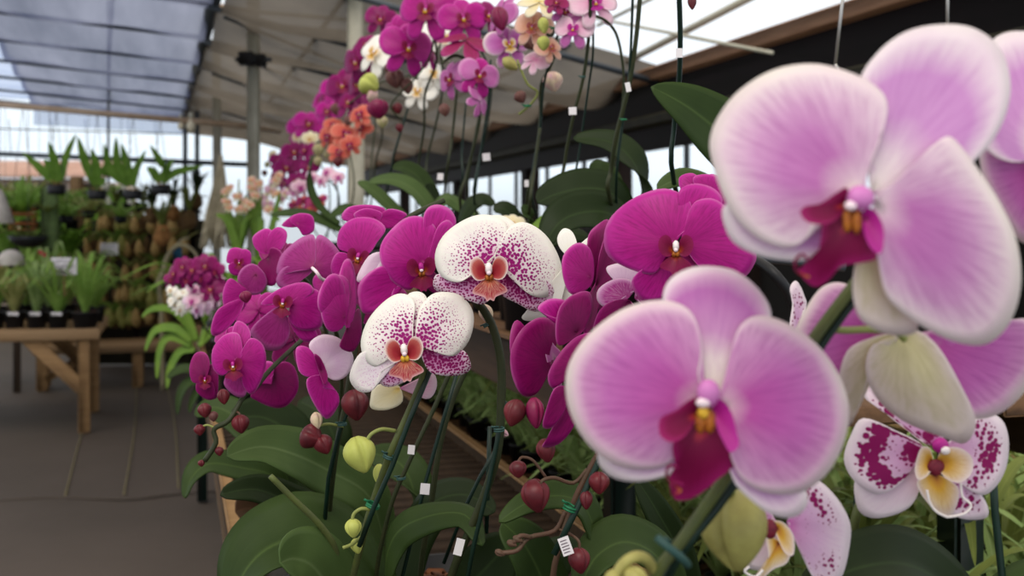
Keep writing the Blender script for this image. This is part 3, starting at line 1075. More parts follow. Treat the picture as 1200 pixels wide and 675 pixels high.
# bloom seen from behind, with cream-backed sepals
flower(A, .505, (1062, 390), [
    ('s', '1050,391 1046,405 1024,403 1014,430 1024,462 1056,492 1102,511 1131,519 1143,492 1124,448 1099,406 1074,387', (1058, 390), dict(dz=12, lift=.25, cup=.35, crease=-.1, ruffle=.0)),
    ('s', '1044,392 1021,396 993,411 982,448 984,478 996,498 1010,464 1020,430 1040,405', (1044, 394), dict(dz=8, lift=.2, cup=.35, ruffle=.0)),
    ('s', '1050,388 1015,365 1000,330 1010,300 1040,300 1065,330 1068,372', (1056, 386), dict(dz=4)),
    ('p', '1050,380 1020,352 990,332 964,336 944,362 931,392 930,432 945,470 985,482 1020,450 1045,410', (1050, 388), dict(dz=-8, lift=-.1)),
    ('p', '1070,390 1110,405 1150,405 1190,374 1222,385 1220,430 1185,475 1148,491 1110,480 1082,440', (1066, 392), dict(dz=-8, lift=-.1)),
], None, mat='petal_pink', smat='sepal_cream', label='bloom seen from behind, cream sepal backs', rings=8)
tube(A, 'pedicel', [(962, 382, .468), (985, 387, .475), (1020, 386, .485), (1048, 388, .492), (1060, 398, .495)], .0016, 'pedicel_green')
bud(A, 861, 622, 78, 92, .50, 'bud_yellow_olive', .05, .1, ph=0)
tube(A, 'pedicel', [(815, 612, .468), (835, 585, .48), (855, 576, .495), (862, 584, .50)], .0016, 'pedicel_green')
tube(A, 'pedicel', [(765, 668, .466), (757, 655, .46), (742, 653, .455), (728, 664, .455), (722, 682, .455), (735, 700, .455)], .0024, 'bud_yellow_olive')
bud(A, 747, 680, 26, 36, .452, 'bud_yellow_olive', .9, .3)
bud(A, 718, 682, 22, 30, .455, 'bud_yellow_olive', -.4, .2)
leaf(A, [(745, 1000, .55), (640, 1010, .50), (480, 1050, .46)], 60, .5, 'leaf_green')
leaf(A, [(745, 1000, .55), (900, 990, .60), (1050, 1030, .62)], 60, .58, 'leaf_green')

# ------------------------------------------------------------------ blotched orchid behind it
B = thing('orchid_plant', (.55, .60, BZ), 'blotched orchid behind the big pink one, white petals with deep purple dots and yellow lips', 'orchid')
pot(B, (.55, .60, BZ), .065, .13)
tube(B, 'flower_stem', [(1108, 500, .64), (1060, 520, .655), (1020, 575, .66), (1003, 605, .66), (996, 680, .67), (1010, 800, .68), (1060, 900, .70)], .0028, 'stem_olive')
tube(B, 'stake', [(1008, 540, .67), (1002, 620, .67), (996, 700, .675), (1030, 900, .69)], .0022, 'stake_green')
tube(B, 'stake', [(1163, 540, .70), (1166, 600, .70), (1176, 690, .70), (1180, 850, .70)], .0024, 'stake_green', steps=1)
flower(B, .60, (1092, 530), [
    ('s', '1095,522 1060,502 1035,482 1011,463 1016,440 1060,428 1110,440 1128,482', (1094, 522), dict(m='petal_blotched')),
    ('s', '1078,552 1055,545 1025,560 1003,562 1002,585 1010,602 1030,607 1060,598 1075,580', (1080, 552), dict(m='sepal_blotched')),
    ('s', '1112,558 1140,570 1155,588 1157,605 1140,609 1120,605 1105,590', (1108, 555), dict(m='petal_blotched')),
    ('p', '1082,524 1050,505 1012,490 997,510 989,538 1000,562 1025,579 1048,572 1066,552', (1086, 530), {}),
    ('p', '1104,526 1120,512 1138,495 1160,485 1176,495 1182,520 1178,550 1165,572 1150,580 1130,570 1115,550', (1100, 532), {}),
], None, mat='petal_blotched', rings=8)
fl = [c for c in B.children if c.name.startswith('flower') and 'stem' not in c.name][-1]
fr = pix_frame(1092, 530, .60)
mb = MB()
petal(mb, fr, pts('1090,526 1080,524 1074,538 1072,552 1076,562 1086,558 1094,545'), (1092, 540), 8, lift=.6)
petal(mb, fr, pts('1100,532 1112,524 1128,526 1140,538 1138,556 1124,566 1108,560 1100,548'), (1098, 542), 8, lift=.6)
petal(mb, fr, pts('1082,558 1074,568 1086,588 1100,602 1112,606 1120,596 1124,574 1112,562 1098,556'), (1096, 556), 8, lift=.35, cup=.3)
ellipsoid(mb, fr, (1097, 548, 12), (11, 10, 5), 1)
for sgn in (0, 1):
    a = [(1086, 574), (1090, 590), (1098, 600), (1110, 606)] if not sgn else [(1126, 566), (1128, 582), (1138, 592), (1130, 602), (1110, 606)]
    mb.tube([fr(*q, 16) for q in a], .0007, 6, mi=2)
mb.build('lip', ['lip_yellow', 'callus_maroon', 'column_white'], fl)
mb = MB()
ellipsoid(mb, fr, (1102, 522, 12), (10, 9, 9), 0)
ellipsoid(mb, fr, (1108, 528, 18), (6, 5, 5), 1)
mb.build('column', ['column_magenta', 'column_white'], fl)
flower(B, .585, (915, 615), [
    ('s', '912,618 880,640 872,660 890,668 910,650', (914, 616), dict(m='sepal_blotched')),
    ('p', '925,612 930,600 946,576 958,563 981,584 996,613 995,642 987,674 972,690 955,680 940,650', (922, 612), {}),
    ('p', '905,606 880,580 870,600 880,625', (910, 612), {}),
], None, mat='petal_blotched', rings=8)
fl = [c for c in B.children if c.name.startswith('flower') and 'stem' not in c.name][-1]
fr = pix_frame(915, 615, .585)
mb = MB()
petal(mb, fr, pts('905,612 918,612 930,628 930,650 920,648 912,632'), (910, 618), 8, lift=.5)
petal(mb, fr, pts('898,628 914,634 926,645 922,660 905,668 890,682 884,676 900,656'), (912, 636), 8, lift=.4, cup=.3)
ellipsoid(mb, fr, (902, 620, 10), (9, 12, 5), 1)
mb.tube([fr(894, 668, 12), fr(885, 676, 16), fr(873, 670, 18), fr(878, 664, 18)], .0007, 6, mi=2)
mb.build('lip', ['lip_yellow', 'callus_maroon', 'column_white'], fl)
flower(B, .66, (940, 360), [
    ('p', '942,384 926,384 929,356 926,338 932,329 938,336 942,346 945,356 940,368', (936, 392), dict(ruffle=.08)),
], None, sx=1.2, mat='petal_blotched', rings=6)
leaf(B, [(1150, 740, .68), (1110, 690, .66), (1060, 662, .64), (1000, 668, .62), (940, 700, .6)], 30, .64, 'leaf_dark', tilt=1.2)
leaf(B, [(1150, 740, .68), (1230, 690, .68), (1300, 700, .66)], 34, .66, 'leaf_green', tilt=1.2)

# ------------------------------------------------------------------ magenta orchid at the right, in front of the shelf
C = thing('orchid_plant', (.36, .90, BZ), 'deep magenta orchid behind the lower pink bloom, stacked folded flowers and dark red buds', 'orchid')
pot(C, (.36, .90, BZ), .065, .13)
flower(C, .78, (826, 228), [
    ('s', '822,232 800,225 796,208 812,203 822,214', None, {}),
    ('s', '826,232 826,210 836,204 850,216 856,240', None, {}),
    ('p', '824,232 812,212 818,205 838,206 850,222 852,245 838,242', None, {}),
], None, mat='petal_magenta')
flower(C, .75, (790, 285), [
    ('s', '792,270 795,238 797,222 815,215 838,222 846,240 822,268', (796, 272), {}),
    ('s', '780,300 757,312 740,330 752,352 775,350 795,320', (784, 300), {}),
    ('s', '796,300 812,318 830,345 850,340 845,320 815,300', (796, 300), {}),
    ('p', '788,282 804,268 811,252 806,233 779,221 745,231 718,252 708,275 713,300 740,316 765,321 775,308 780,294', (790, 286), dict(cup=.2)),
    ('p', '800,280 803,262 808,246 817,235 836,233 854,246 870,270 885,295 884,309 869,326 836,323 815,308', (798, 286), dict(cup=.2)),
], (792, 293, 30, 0, 'lip_dark', 'callus_orange', 'column_white', 'lip_dark'), mat='petal_magenta', rings=8)
flower(C, .80, (735, 345), [
    ('s', '730,330 714,322 712,312 735,308 757,314 752,330', None, dict(m='petal_pale_lilac')),
    ('p', '735,345 712,360 700,352 702,338 720,327 738,328 745,338', (736, 350), dict(ruffle=.05)),
    ('p', '745,345 748,330 765,326 778,338 775,355 755,358', (744, 350), dict(ruffle=.05)),
    ('p', '738,352 715,354 700,368 696,392 720,395 745,375', (738, 352), dict(m='petal_magenta_deep')),
], None, mat='petal_veined')
flower(C, .82, (695, 325), [
    ('s', '690,330 688,300 690,275 702,262 713,258 716,280 712,320 700,345', (695, 335), dict(m='petal_magenta_deep')),
    ('p', '692,335 670,345 660,325 660,300 675,285 690,290 696,310', (692, 325), {}),
    ('p', '698,330 702,300 712,270 722,262 728,290 720,320 705,350 690,395 682,380 688,350', (698, 335), dict(m='petal_magenta_deep', lift=.3)),
    ('p', '700,340 715,330 735,322 740,340 720,360 705,370', (700, 345), dict(m='petal_magenta_deep')),
], None, sx=1.0, mat='petal_magenta')
flower(C, .80, (672, 395), [
    ('s', '668,375 650,372 630,362 645,350 668,355', None, dict(m='petal_magenta')),
    ('p', '675,395 655,405 651,385 656,360 672,345 690,342 694,360 685,385', (676, 390), dict(lift=.2)),
    ('p', '690,400 712,388 740,378 752,395 740,420 715,430 695,425', (690, 402), {}),
], None, sx=.8, mat='petal_magenta_deep')
flower(C, .82, (640, 420), [
    ('s', '645,395 625,392 606,375 598,392 600,420 618,425 640,410', None, {}),
    ('p', '645,430 630,460 612,463 600,440 599,410 612,385 632,372 650,378 652,402', (648, 425), {}),
    ('p', '650,405 640,395 638,410 645,440 652,470 660,440 658,415', (650, 420), dict(m='petal_rose')),
], None, sx=.8, mat='petal_magenta_deep')
flower(C, .78, (690, 440), [
    ('s', '660,460 652,490 640,515 636,524 655,520 672,500 680,470', None, dict(m='petal_magenta_deep')),
    ('s', '700,470 715,500 705,520 690,512 680,490', None, {}),
    ('p', '688,425 665,440 648,455 642,440 655,415 675,395 695,390 705,400', (688, 428), {}),
    ('p', '690,430 715,400 735,410 740,440 728,475 705,500 680,490 668,465 672,440', (690, 428), dict(cup=.2)),
    ('p', '665,455 650,455 640,480 636,500 648,500 662,480', (665, 455), dict(m='petal_magenta_deep')),
], None, sx=.5, mat='petal_magenta_deep')
for (x, y, w, h, m, an) in ((603, 484, 26, 32, 'bud_red', -.3), (627, 484, 22, 36, 'bud_magenta', .1), (607, 550, 20, 20, 'bud_red', .1), (628, 581, 33, 39, 'bud_red', .2),
                            (679, 657, 25, 30, 'bud_red', .15), (702, 566, 24, 26, 'bud_red', 0), (687, 586, 15, 22, 'bud_red', 0), (640, 528, 22, 28, 'bud_red', .2)):
    bud(C, x, y, w, h, .79, m, an)
S = 'flower_stem'
tube(C, S, [(716, 500, .80), (705, 525, .80), (690, 552, .80), (672, 590, .80), (656, 640, .80), (648, 690, .81), (660, 800, .85), (690, 860, .9)], .0024, 'stem_brown')
tube(C, 'stake', [(728, 480, .795), (702, 540, .795), (676, 596, .79), (649, 650, .785)], .0024, 'stake_green', steps=1)
tie(C, 668, 595, 9, .79, 'tie_green', line_axis((702, 540), (649, 650)), 12)
tube(C, 'pedicel', [(688, 550, .80), (672, 566, .80), (650, 560, .795), (636, 563, .79), (632, 572, .79)], .0014, 'stem_brown')
tube(C, 'pedicel', [(662, 600, .80), (650, 622, .80), (620, 630, .795), (606, 645, .79), (588, 648, .79)], .0018, 'stem_brown')
tube(C, 'pedicel', [(622, 630, .795), (610, 628, .79), (602, 636, .79)], .0018, 'stem_brown')
tube(C, 'pedicel', [(655, 620, .80), (668, 626, .795), (678, 634, .79), (679, 645, .79)], .0011, 'stem_brown')
tube(C, 'pedicel', [(640, 560, .80), (625, 540, .80), (612, 536, .80), (607, 542, .795)], .0011, 'stem_brown')
for (x, y) in ((586, 648), (600, 637), (607, 632)):
    bud(C, x, y, 8, 13, .79, 'stem_brown', 1.2)
plant_tag(C, 663, 640, 13, 22, .775, -.35)
leaf(C, [(660, 740, .88), (640, 690, .86), (615, 640, .84), (588, 612, .84)], 26, .85, 'leaf_green', tilt=.7)
leaf(C, [(690, 760, .88), (705, 690, .85), (690, 605, .84), (660, 582, .83), (618, 590, .82), (585, 612, .81)], 15, .84, 'leaf_green', tilt=1.0)
leaf(C, [(800, 730, .90), (775, 660, .86), (735, 636, .84), (700, 652, .82), (680, 690, .80)], 22, .84, 'leaf_green', tilt=1.2)
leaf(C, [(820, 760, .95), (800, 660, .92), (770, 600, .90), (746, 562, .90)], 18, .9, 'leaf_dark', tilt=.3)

# ------------------------------------------------------------------ the two speckled white orchids
D = thing('orchid_plant', (.275, 1.07, BZ), 'speckled white orchid on a dark arching stem, upper of the two spotted blooms', 'orchid')
pot(D, (.275, 1.07, BZ), .055, .13)
W = dict(cup=.25, lift=.05, ruffle=.05)
flower(D, .88, (672, 300), [
    ('s', '671,304 657,292 653,279 660,268 670,271 676,284 676,298', (672, 306), {}),
    ('s', '665,312 650,332 650,350 657,358 669,352 673,326', (670, 312), {}),
    ('p', '670,308 672,296 682,284 693,276 691,285 683,297 677,307', (670, 308), {}),
    ('p', '655,352 632,360 612,370 618,376 640,372 654,362', None, {}),
], None, mat='petal_white', smat='petal_white', label='white half-opened bloom behind')
flower(D, .87, (577, 308), [
    ('s', '572,304 562,280 566,258 580,252 596,256 606,270 592,300', (578, 306), dict(m='petal_speckled')),
    ('s', '560,312 530,322 511,322 509,338 526,346 548,352 568,356 580,335', (574, 312), {}),
    ('s', '586,318 584,342 607,356 626,365 645,360 650,344 640,328 606,318', (584, 314), {}),
    ('p', '574,304 590,286 594,265 582,254 560,252 538,261 519,277 510,298 513,318 524,328 540,330 556,318', (576, 308), dict(W)),
    ('p', '580,304 588,280 600,264 617,261 638,274 653,297 659,319 655,338 641,348 625,347 612,338 602,322', (580, 308), dict(W, dz=1)),
], (573, 320, 33, -.05, 'lip_red_gold', 'callus_orange', 'column_white', 'lip_white_red'), mat='petal_speckled', smat='sepal_speckled', rings=8)
tube(D, S, [(577, 312, .885), (560, 352, .895), (566, 362, .90), (578, 385, .905), (587, 425, .91), (587, 480, .915), (582, 535, .92), (560, 600, .93), (530, 672, .95), (510, 760, 1.0), (500, 850, 1.08)], .0036, 'stem_dark')
tube(D, 'stake', [(592, 470, .915), (582, 520, .915), (572, 570, .915), (555, 640, .92), (540, 720, .94)], .002, 'stake_green', steps=1)
tie(D, 585, 503, 7, .91, 'tie_teal', None, 9)
tie(D, 571, 380, 6, .905, 'tie_teal', line_axis((560, 360), (578, 395)), 6)
plant_tag(D, 538, 641, 10, 20, .91, .25)
bud(D, 570, 368, 16, 24, .93, 'bud_cream', .4)
bud(D, 591, 508, 9, 11, .925, 'bud_cream', 1.2)
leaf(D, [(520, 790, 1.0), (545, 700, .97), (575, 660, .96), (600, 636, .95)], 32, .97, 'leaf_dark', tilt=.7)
leaf(D, [(470, 800, 1.02), (452, 690, .99), (462, 630, .98), (500, 606, .96), (545, 604, .94), (565, 640, .92)], 16, .97, 'leaf_green', tilt=1.0)

E = thing('orchid_plant', (.155, 1.03, BZ), 'speckled white orchid with green-yellow buds on its stem, lower of the two spotted blooms', 'orchid')
pot(E, (.155, 1.03, BZ), .052, .13)
flower(E, .90, (468, 455), [
    ('s', '465,450 440,452 434,468 436,479 455,480 472,470', None, {}),
    ('s', '492,445 494,465 505,466 512,452 508,438', None, dict(m='petal_blush')),
], None, mat='petal_cream', smat='petal_cream', label='cream back of a bloom below')
flower(E, .86, (484, 405), [
    ('s', '482,398 472,368 477,346 492,342 501,352 497,376', (485, 402), dict(m='petal_speckled')),
    ('s', '470,420 440,412 422,414 411,434 411,448 422,459 437,457 445,437', (472, 416), dict(m='sepal_white_faint')),
    ('s', '496,412 526,414 544,411 552,430 541,439 518,440 502,434', (492, 410), {}),
    ('s', '470,425 442,437 446,450 460,453 480,442', (474, 420), {}),
    ('p', '481,402 484,375 485,352 470,344 452,352 432,374 423,400 427,420 437,430 449,424 458,410', (482, 404), dict(W)),
    ('p', '488,400 489,372 495,356 511,343 537,345 552,360 555,378 549,400 534,416 518,415 505,408', (488, 404), dict(W, dz=1)),
], (474, 415, 33, -.1, 'lip_red_gold', 'callus_yellow', 'column_white', 'lip_white_red'), mat='petal_speckled', smat='sepal_speckled', rings=8)
tube(E, S, [(484, 408, .875), (496, 435, .88), (488, 462, .885), (476, 490, .89), (458, 530, .89), (440, 580, .90), (424, 635, .91), (408, 720, .96), (420, 830, 1.05)], .0030, 'stem_olive')
tube(E, 'stake', [(505, 432, .88), (480, 492, .88), (460, 545, .88), (438, 595, .885), (421, 640, .89)], .0022, 'stake_green', steps=1)
tie(E, 456, 535, 8, .885, 'tie_teal', line_axis((480, 492), (438, 595)), 8)
tie(E, 437, 592, 9, .89, 'tie_green', line_axis((480, 492), (438, 595)), 8)
bud(E, 422, 533, 37, 43, .875, 'bud_green', .35)
tube(E, 'pedicel', [(463, 505, .888), (448, 503, .88), (436, 508, .876), (430, 516, .875)], .0016, 'pedicel_green')
bud(E, 445, 557, 15, 26, .90, 'bud_green', .1)
bud(E, 414, 619, 19, 22, .885, 'bud_green', .1)
tube(E, 'pedicel', [(436, 598, .89), (424, 596, .885), (415, 602, .885), (413, 610, .885)], .0015, 'pedicel_green')
tube(E, 'pedicel', [(425, 628, .90), (412, 638, .895), (402, 642, .89)], .0015, 'pedicel_green')
bud(E, 418, 640, 14, 18, .90, 'bud_green', .3)
leaf(E, [(440, 830, 1.0), (400, 720, .95), (370, 668, .92), (345, 655, .90), (328, 660, .88)], 30, .93, 'leaf_light', tilt=1.0)
leaf(E, [(470, 800, 1.05), (420, 680, 1.02), (370, 634, 1.0), (320, 640, .98), (285, 675, .96), (272, 730, .95)], 36, 1.0, 'leaf_green', tilt=1.3)

tube(E, 'cut_stem', [(396, 655, .94), (389, 635, .93), (371, 611, .92), (345, 586, .91), (317, 558, .90)], .0030, 'stem_olive', r1=.0024)

# green stakes and thin stems of the plants between them
G = thing('orchid_plant', (.30, 1.25, BZ), 'spent orchid with bare thin stems and white price tags, between the speckled orchids', 'orchid')
pot(G, (.30, 1.25, BZ), .06, .13)
tube(G, S, [(530, 430, 1.0), (508, 480, 1.0), (480, 540, 1.0), (456, 600, 1.01), (440, 690, 1.04), (450, 780, 1.1)], .0022, 'stem_dark')
tube(G, S, [(548, 430, 1.02), (532, 465, 1.02), (516, 520, 1.02), (504, 600, 1.03), (493, 670, 1.05), (490, 780, 1.1)], .0026, 'stem_dark')
tube(G, 'stake', [(536, 435, 1.0), (520, 490, 1.0), (500, 560, 1.0), (473, 670, 1.0), (455, 740, 1.03)], .0018, 'stake_green', steps=1)
tube(G, 'stake', [(582, 525, 1.05), (562, 560, 1.05), (545, 595, 1.05), (520, 660, 1.06)], .0018, 'stake_green', steps=1)
tube(G, 'stake', [(574, 500, 1.08), (572, 560, 1.08), (570, 625, 1.08)], .0022, 'stake_green', steps=1)
plant_tag(G, 482, 527, 8, 11, .99, .1)
plant_tag(G, 498, 573, 11, 13, .99, .1)
tie(G, 470, 560, 6, 1.0, 'tie_teal')
leaf(G, [(470, 720, 1.1), (480, 640, 1.1), (505, 592, 1.09), (545, 580, 1.08), (580, 600, 1.07)], 22, 1.1, 'leaf_dark', tilt=1.0)
leaf(G, [(560, 760, 1.12), (600, 700, 1.12), (640, 660, 1.1), (680, 640, 1.08)], 24, 1.1, 'leaf_dark', tilt=.9)

# ------------------------------------------------------------------ the big magenta cluster at left
H = thing('orchid_plant', (.17, 1.25, BZ), 'magenta orchid just left of the speckled blooms, broad open flowers and a folded one', 'orchid')
pot(H, (.17, 1.25, BZ), .06, .13)
flower(H, 1.05, (440, 255), [
    ('s', '440,262 402,258 408,243 434,240 452,246', None, {}),
    ('p', '440,260 455,245 476,250 474,262 455,268', None, {}),
    ('p', '440,262 420,258 415,250 430,244 448,250', None, {}),
], None, mat='petal_magenta')
flower(H, 1.02, (420, 298), [
    ('s', '420,300 400,322 405,345 422,350 430,325', None, {}),
    ('p', '424,300 410,296 396,290 398,270 414,256 438,256 452,268 442,284 434,296', (422, 300), {}),
    ('p', '412,300 396,296 388,310 392,326 408,330 418,315', (414, 302), {}),
], (419, 303, 19, .2, 'lip_dark', 'callus_orange', 'column_magenta'), sx=-.4, mat='petal_magenta')
flower(H, .97, (496, 306), [
    ('s', '500,290 496,258 502,243 516,240 530,248 534,264 520,285', (500, 300), {}),
    ('s', '484,330 462,338 454,358 428,368 420,352 422,330 446,312 470,318', (488, 318), {}),
    ('s', '495,330 510,345 530,350 520,330', None, dict(m='petal_magenta_deep')),
    ('p', '498,306 512,284 510,266 494,254 474,256 454,274 445,292 448,312 460,330 478,340 487,332 488,314', (496, 310), dict(cup=.2)),
    ('p', '502,308 506,285 514,264 526,258 534,272 533,296 516,312', (502, 308), {}),
    ('p', '448,296 432,300 418,325 424,330 442,312', None, dict(m='petal_pale_lilac', dz=-12)),
], (494, 317, 25, -.1, 'lip_dark', 'callus_orange', 'column_magenta'), sx=.5, mat='petal_magenta', rings=8)
flower(H, .95, (402, 366), [
    ('s', '400,366 376,366 373,346 384,324 396,322 404,340', (402, 368), dict(lift=.1)),
    ('p', '404,380 386,388 376,366 380,340 396,322 410,335', (404, 372), dict(cup=.25)),
    ('p', '406,385 396,340 402,308 411,305 417,327 417,362', (406, 380), dict(cup=.25)),
    ('p', '406,390 416,366 422,364 423,394 413,412 398,406', (406, 385), dict(m='petal_magenta_deep')),
], None, sx=1.5, mat='petal_magenta', label='folded side-on bloom')
flower(H, .95, (378, 440), [
    ('s', '372,425 362,404 378,392 400,398 414,418 408,438 394,446 382,440', (378, 430), dict(m='petal_pale_lilac', dz=-8)),
    ('p', '378,440 362,442 350,434 347,408 362,408 374,428', (378, 434), {}),
    ('p', '380,440 378,454 394,458 397,474 382,491 364,466 360,444', (378, 440), dict(lift=.2)),
    ('p', '372,430 368,415 376,420 384,440 380,452', (376, 434), dict(m='petal_magenta_deep', lift=.5)),
], None, sx=.6, mat='petal_magenta', label='drooping bloom with a pale lilac sepal')
for (a, c, q, dd, m, ro, ya) in ((448, 352, 32, 1.1, 'petal_magenta_deep', .2, .3), (392, 330, 24, 1.12, 'petal_magenta', -.3, .2)):
    tflower(H, a, c, q, dd, m, 'lip_dark', ro, ya, .4, None, True, True)
tube(H, S, [(520, 235, 1.08), (470, 262, 1.05), (440, 315, 1.03), (425, 365, 1.0), (412, 430, .99), (404, 480, .99), (392, 540, 1.0), (385, 640, 1.05), (400, 760, 1.15)], .0028, 'stem_dark')
tube(H, 'stake', [(425, 440, .99), (412, 470, .99), (398, 505, .99), (385, 560, 1.0), (378, 640, 1.03)], .002, 'stake_green', steps=1)
tie(H, 401, 497, 6, .985, 'tie_teal')
for (x, y, w, h, m, an) in ((365, 512, 30, 26, 'bud_red', 1.2), (379, 521, 22, 24, 'bud_red', .5), (416, 475, 32, 36, 'bud_red', .2), (371, 493, 14, 20, 'bud_cream', .2)):
    bud(H, x, y, w, h, .97, m, an)
tube(H, 'pedicel', [(402, 500, .99), (386, 497, .98), (374, 499, .97), (368, 505, .97)], .0013, 'pedicel_green')
leaf(H, [(450, 640, 1.18), (432, 582, 1.14), (385, 552, 1.10), (345, 533, 1.06), (305, 524, 1.04), (266, 535, 1.02)], 23, 1.1, 'leaf_light', tilt=1.0)
leaf(H, [(450, 680, 1.2), (400, 620, 1.18), (345, 592, 1.15), (300, 574, 1.12), (258, 580, 1.1)], 16, 1.15, 'leaf_dark', tilt=1.0)
leaf(H, [(470, 650, 1.2), (485, 590, 1.22), (470, 545, 1.25), (430, 530, 1.28)], 20, 1.2, 'leaf_green', tilt=1.0)

I = thing('orchid_plant', (.17, 1.62, BZ), 'magenta orchid spilling over the aisle, arching spray with small red buds at its tip', 'orchid')
pot(I, (.17, 1.62, BZ), .06, .13, 'pot_clear')
flower(I, 1.16, (348, 262), [
    ('s', '348,266 330,264 346,251 352,256', None, {}),
    ('p', '350,268 340,258 350,250 366,253 368,270 356,276', None, {}),
], None, mat='petal_magenta')
flower(I, 1.12, (312, 296), [
    ('s', '312,298 300,292 296,278 310,268 320,272 322,290', None, {}),
    ('p', '314,296 315,275 326,266 336,272 334,286 324,298', None, {}),
    ('p', '314,300 318,290 330,296 328,315 322,334 309,331 302,310', (314, 302), dict(m='petal_magenta_deep', lift=.3)),
], None, sx=-.5, mat='petal_magenta')
flower(I, 1.06, (366, 312), [
    ('s', '366,316 352,330 342,338 328,337 324,326 336,312', (366, 312), dict(m='petal_magenta_dull')),
    ('s', '372,318 382,332 398,324 402,306', None, dict(m='petal_magenta_dull')),
    ('p', '366,314 345,318 325,322 328,302 340,288 356,277 368,276 370,295', (368, 312), dict(lift=-.2)),
    ('p', '370,312 368,290 374,275 390,285 402,304 398,324 384,330', (368, 312), dict(lift=-.2)),
], None, mat='petal_magenta_dull', label='bloom seen from behind')
tube(I, 'pedicel', [(366, 314, 1.045), (371, 319, 1.035), (376, 326, 1.04), (384, 330, 1.06)], .0016, 'column_tip')
flower(I, 1.14, (279, 305), [
    ('s', '280,306 266,308 268,294 276,290 286,294', None, {}),
    ('p', '282,306 284,292 294,296 293,312 284,318', None, {}),
    ('p', '278,308 268,310 270,320 280,323 286,314', None, {}),
], (280, 308, 9, 0, 'lip_dark', 'callus_orange', 'column_magenta'), mat='petal_magenta')
flower(I, 1.10, (290, 332), [
    ('s', '278,327 284,314 297,309 309,319 313,332 305,344 291,345 284,337', (300, 322), dict(m='petal_magenta_dull')),
    ('p', '286,340 270,326 261,342 263,362 274,366 284,364 290,352', (290, 340), {}),
    ('p', '284,350 256,362 247,385 252,394 268,384 282,366', (286, 352), dict(m='petal_magenta')),
], None, sx=.3, mat='petal_magenta')
flower(I, 1.03, (336, 356), [
    ('s', '330,360 312,368 294,386 298,398 312,410 330,408 340,388', (334, 364), dict(m='petal_magenta_dull')),
    ('s', '338,366 342,384 356,400 372,398 368,384 350,372', (338, 364), {}),
    ('p', '334,354 306,357 318,344 338,334 358,331 368,340 356,350', (334, 356), {}),
    ('p', '340,358 346,350 366,338 379,350 377,382 354,387 340,376', (340, 358), dict(cup=.2)),
], (331, 356, 17, .1, 'lip_dark', 'callus_orange', 'column_magenta'), mat='petal_magenta')
flower(I, 1.08, (318, 450), [
    ('s', '315,440 294,462 302,470 322,478 338,474 350,454 345,430 330,424', (320, 440), {}),
    ('p', '318,442 298,450 290,440 305,425 320,425', None, dict(m='petal_magenta')),
], None, mat='petal_magenta_deep')
flower(I, .99, (278, 424), [
    ('s', '276,412 272,390 278,376 290,382 294,396 284,412', (278, 418), {}),
    ('s', '274,432 262,448 274,463 287,464 290,448 282,434', (278, 430), dict(m='petal_magenta_dull')),
    ('p', '276,424 262,440 250,432 249,410 262,393 278,390 284,404 283,418', (278, 422), dict(cup=.2)),
    ('p', '280,422 284,410 294,396 308,404 312,424 306,446 296,462 286,454 282,436', (280, 424), dict(cup=.2)),
], (273, 430, 17, -.1, 'lip_dark', 'callus_orange', 'column_magenta'), mat='petal_magenta', rings=8)
flower(I, 1.04, (240, 442), [
    ('s', '240,440 250,425 256,440 254,466 246,462', None, dict(m='petal_magenta_deep')),
    ('p', '240,446 226,448 222,432 228,415 240,413 246,426', (240, 440), {}),
    ('p', '242,446 250,450 252,466 242,468 230,458 232,446', (240, 444), {}),
], (240, 446, 11, 0, 'lip_dark', 'callus_orange', 'column_magenta'), mat='petal_magenta_deep')
for (a, c, q, dd, m, ro, ya) in ((345, 396, 34, 1.17, 'petal_magenta_deep', .2, .4), (303, 364, 28, 1.2, 'petal_magenta', -.3, .2), (262, 398, 20, 1.14, 'petal_magenta', .3, -.5), (332, 300, 26, 1.22, 'petal_magenta_deep', .1, .6)):
    tflower(I, a, c, q, dd, m, 'lip_dark', ro, ya, .4, None, True, True)
tube(I, S, [(372, 780, 1.45), (378, 640, 1.40), (395, 520, 1.33), (400, 430, 1.26), (385, 370, 1.18), (352, 400, 1.09), (318, 432, 1.04), (298, 456, 1.02), (286, 464, 1.01), (269, 492, 1.0), (251, 503, 1.0), (253, 519, 1.0), (240, 540, 1.0)], .0024, 'stem_dark')
tube(I, S, [(395, 430, 1.26), (360, 330, 1.2), (322, 318, 1.16), (300, 328, 1.14), (276, 344, 1.12), (258, 372, 1.1)], .0022, 'stem_dark')
for (x, y, w, h, m) in ((240, 481, 16, 17, 'bud_red'), (234, 504, 13, 13, 'bud_red'), (282, 497, 20, 22, 'bud_red'), (250, 488, 11, 12, 'bud_brown'), (236, 543, 8, 8, 'bud_red'), (257, 529, 10, 11, 'bud_red'), (262, 465, 14, 18, 'bud_red'), (288, 348, 14, 14, 'bud_magenta')):
    bud(I, x, y, w, h, 1.0, m, .2)
tube(I, 'pedicel', [(253, 502, 1.0), (243, 498, 1.0), (236, 501, 1.0)], .001, 'pedicel_green')
tube(I, 'pedicel', [(275, 482, 1.005), (280, 484, 1.0), (282, 489, 1.0)], .001, 'stem_brown')
leaf(I, [(330, 600, 1.5), (322, 560, 1.46), (280, 548, 1.42), (245, 544, 1.40), (225, 560, 1.38), (217, 584, 1.37)], 13, 1.4, 'leaf_green', tilt=1.0)
leaf(I, [(330, 620, 1.62), (318, 540, 1.66), (290, 500, 1.68), (255, 478, 1.7), (228, 486, 1.7)], 17, 1.65, 'leaf_green', tilt=.8)
leaf(I, [(380, 620, 1.6), (395, 540, 1.62), (380, 490, 1.64), (350, 470, 1.66)], 20, 1.62, 'leaf_dark', tilt=.7)
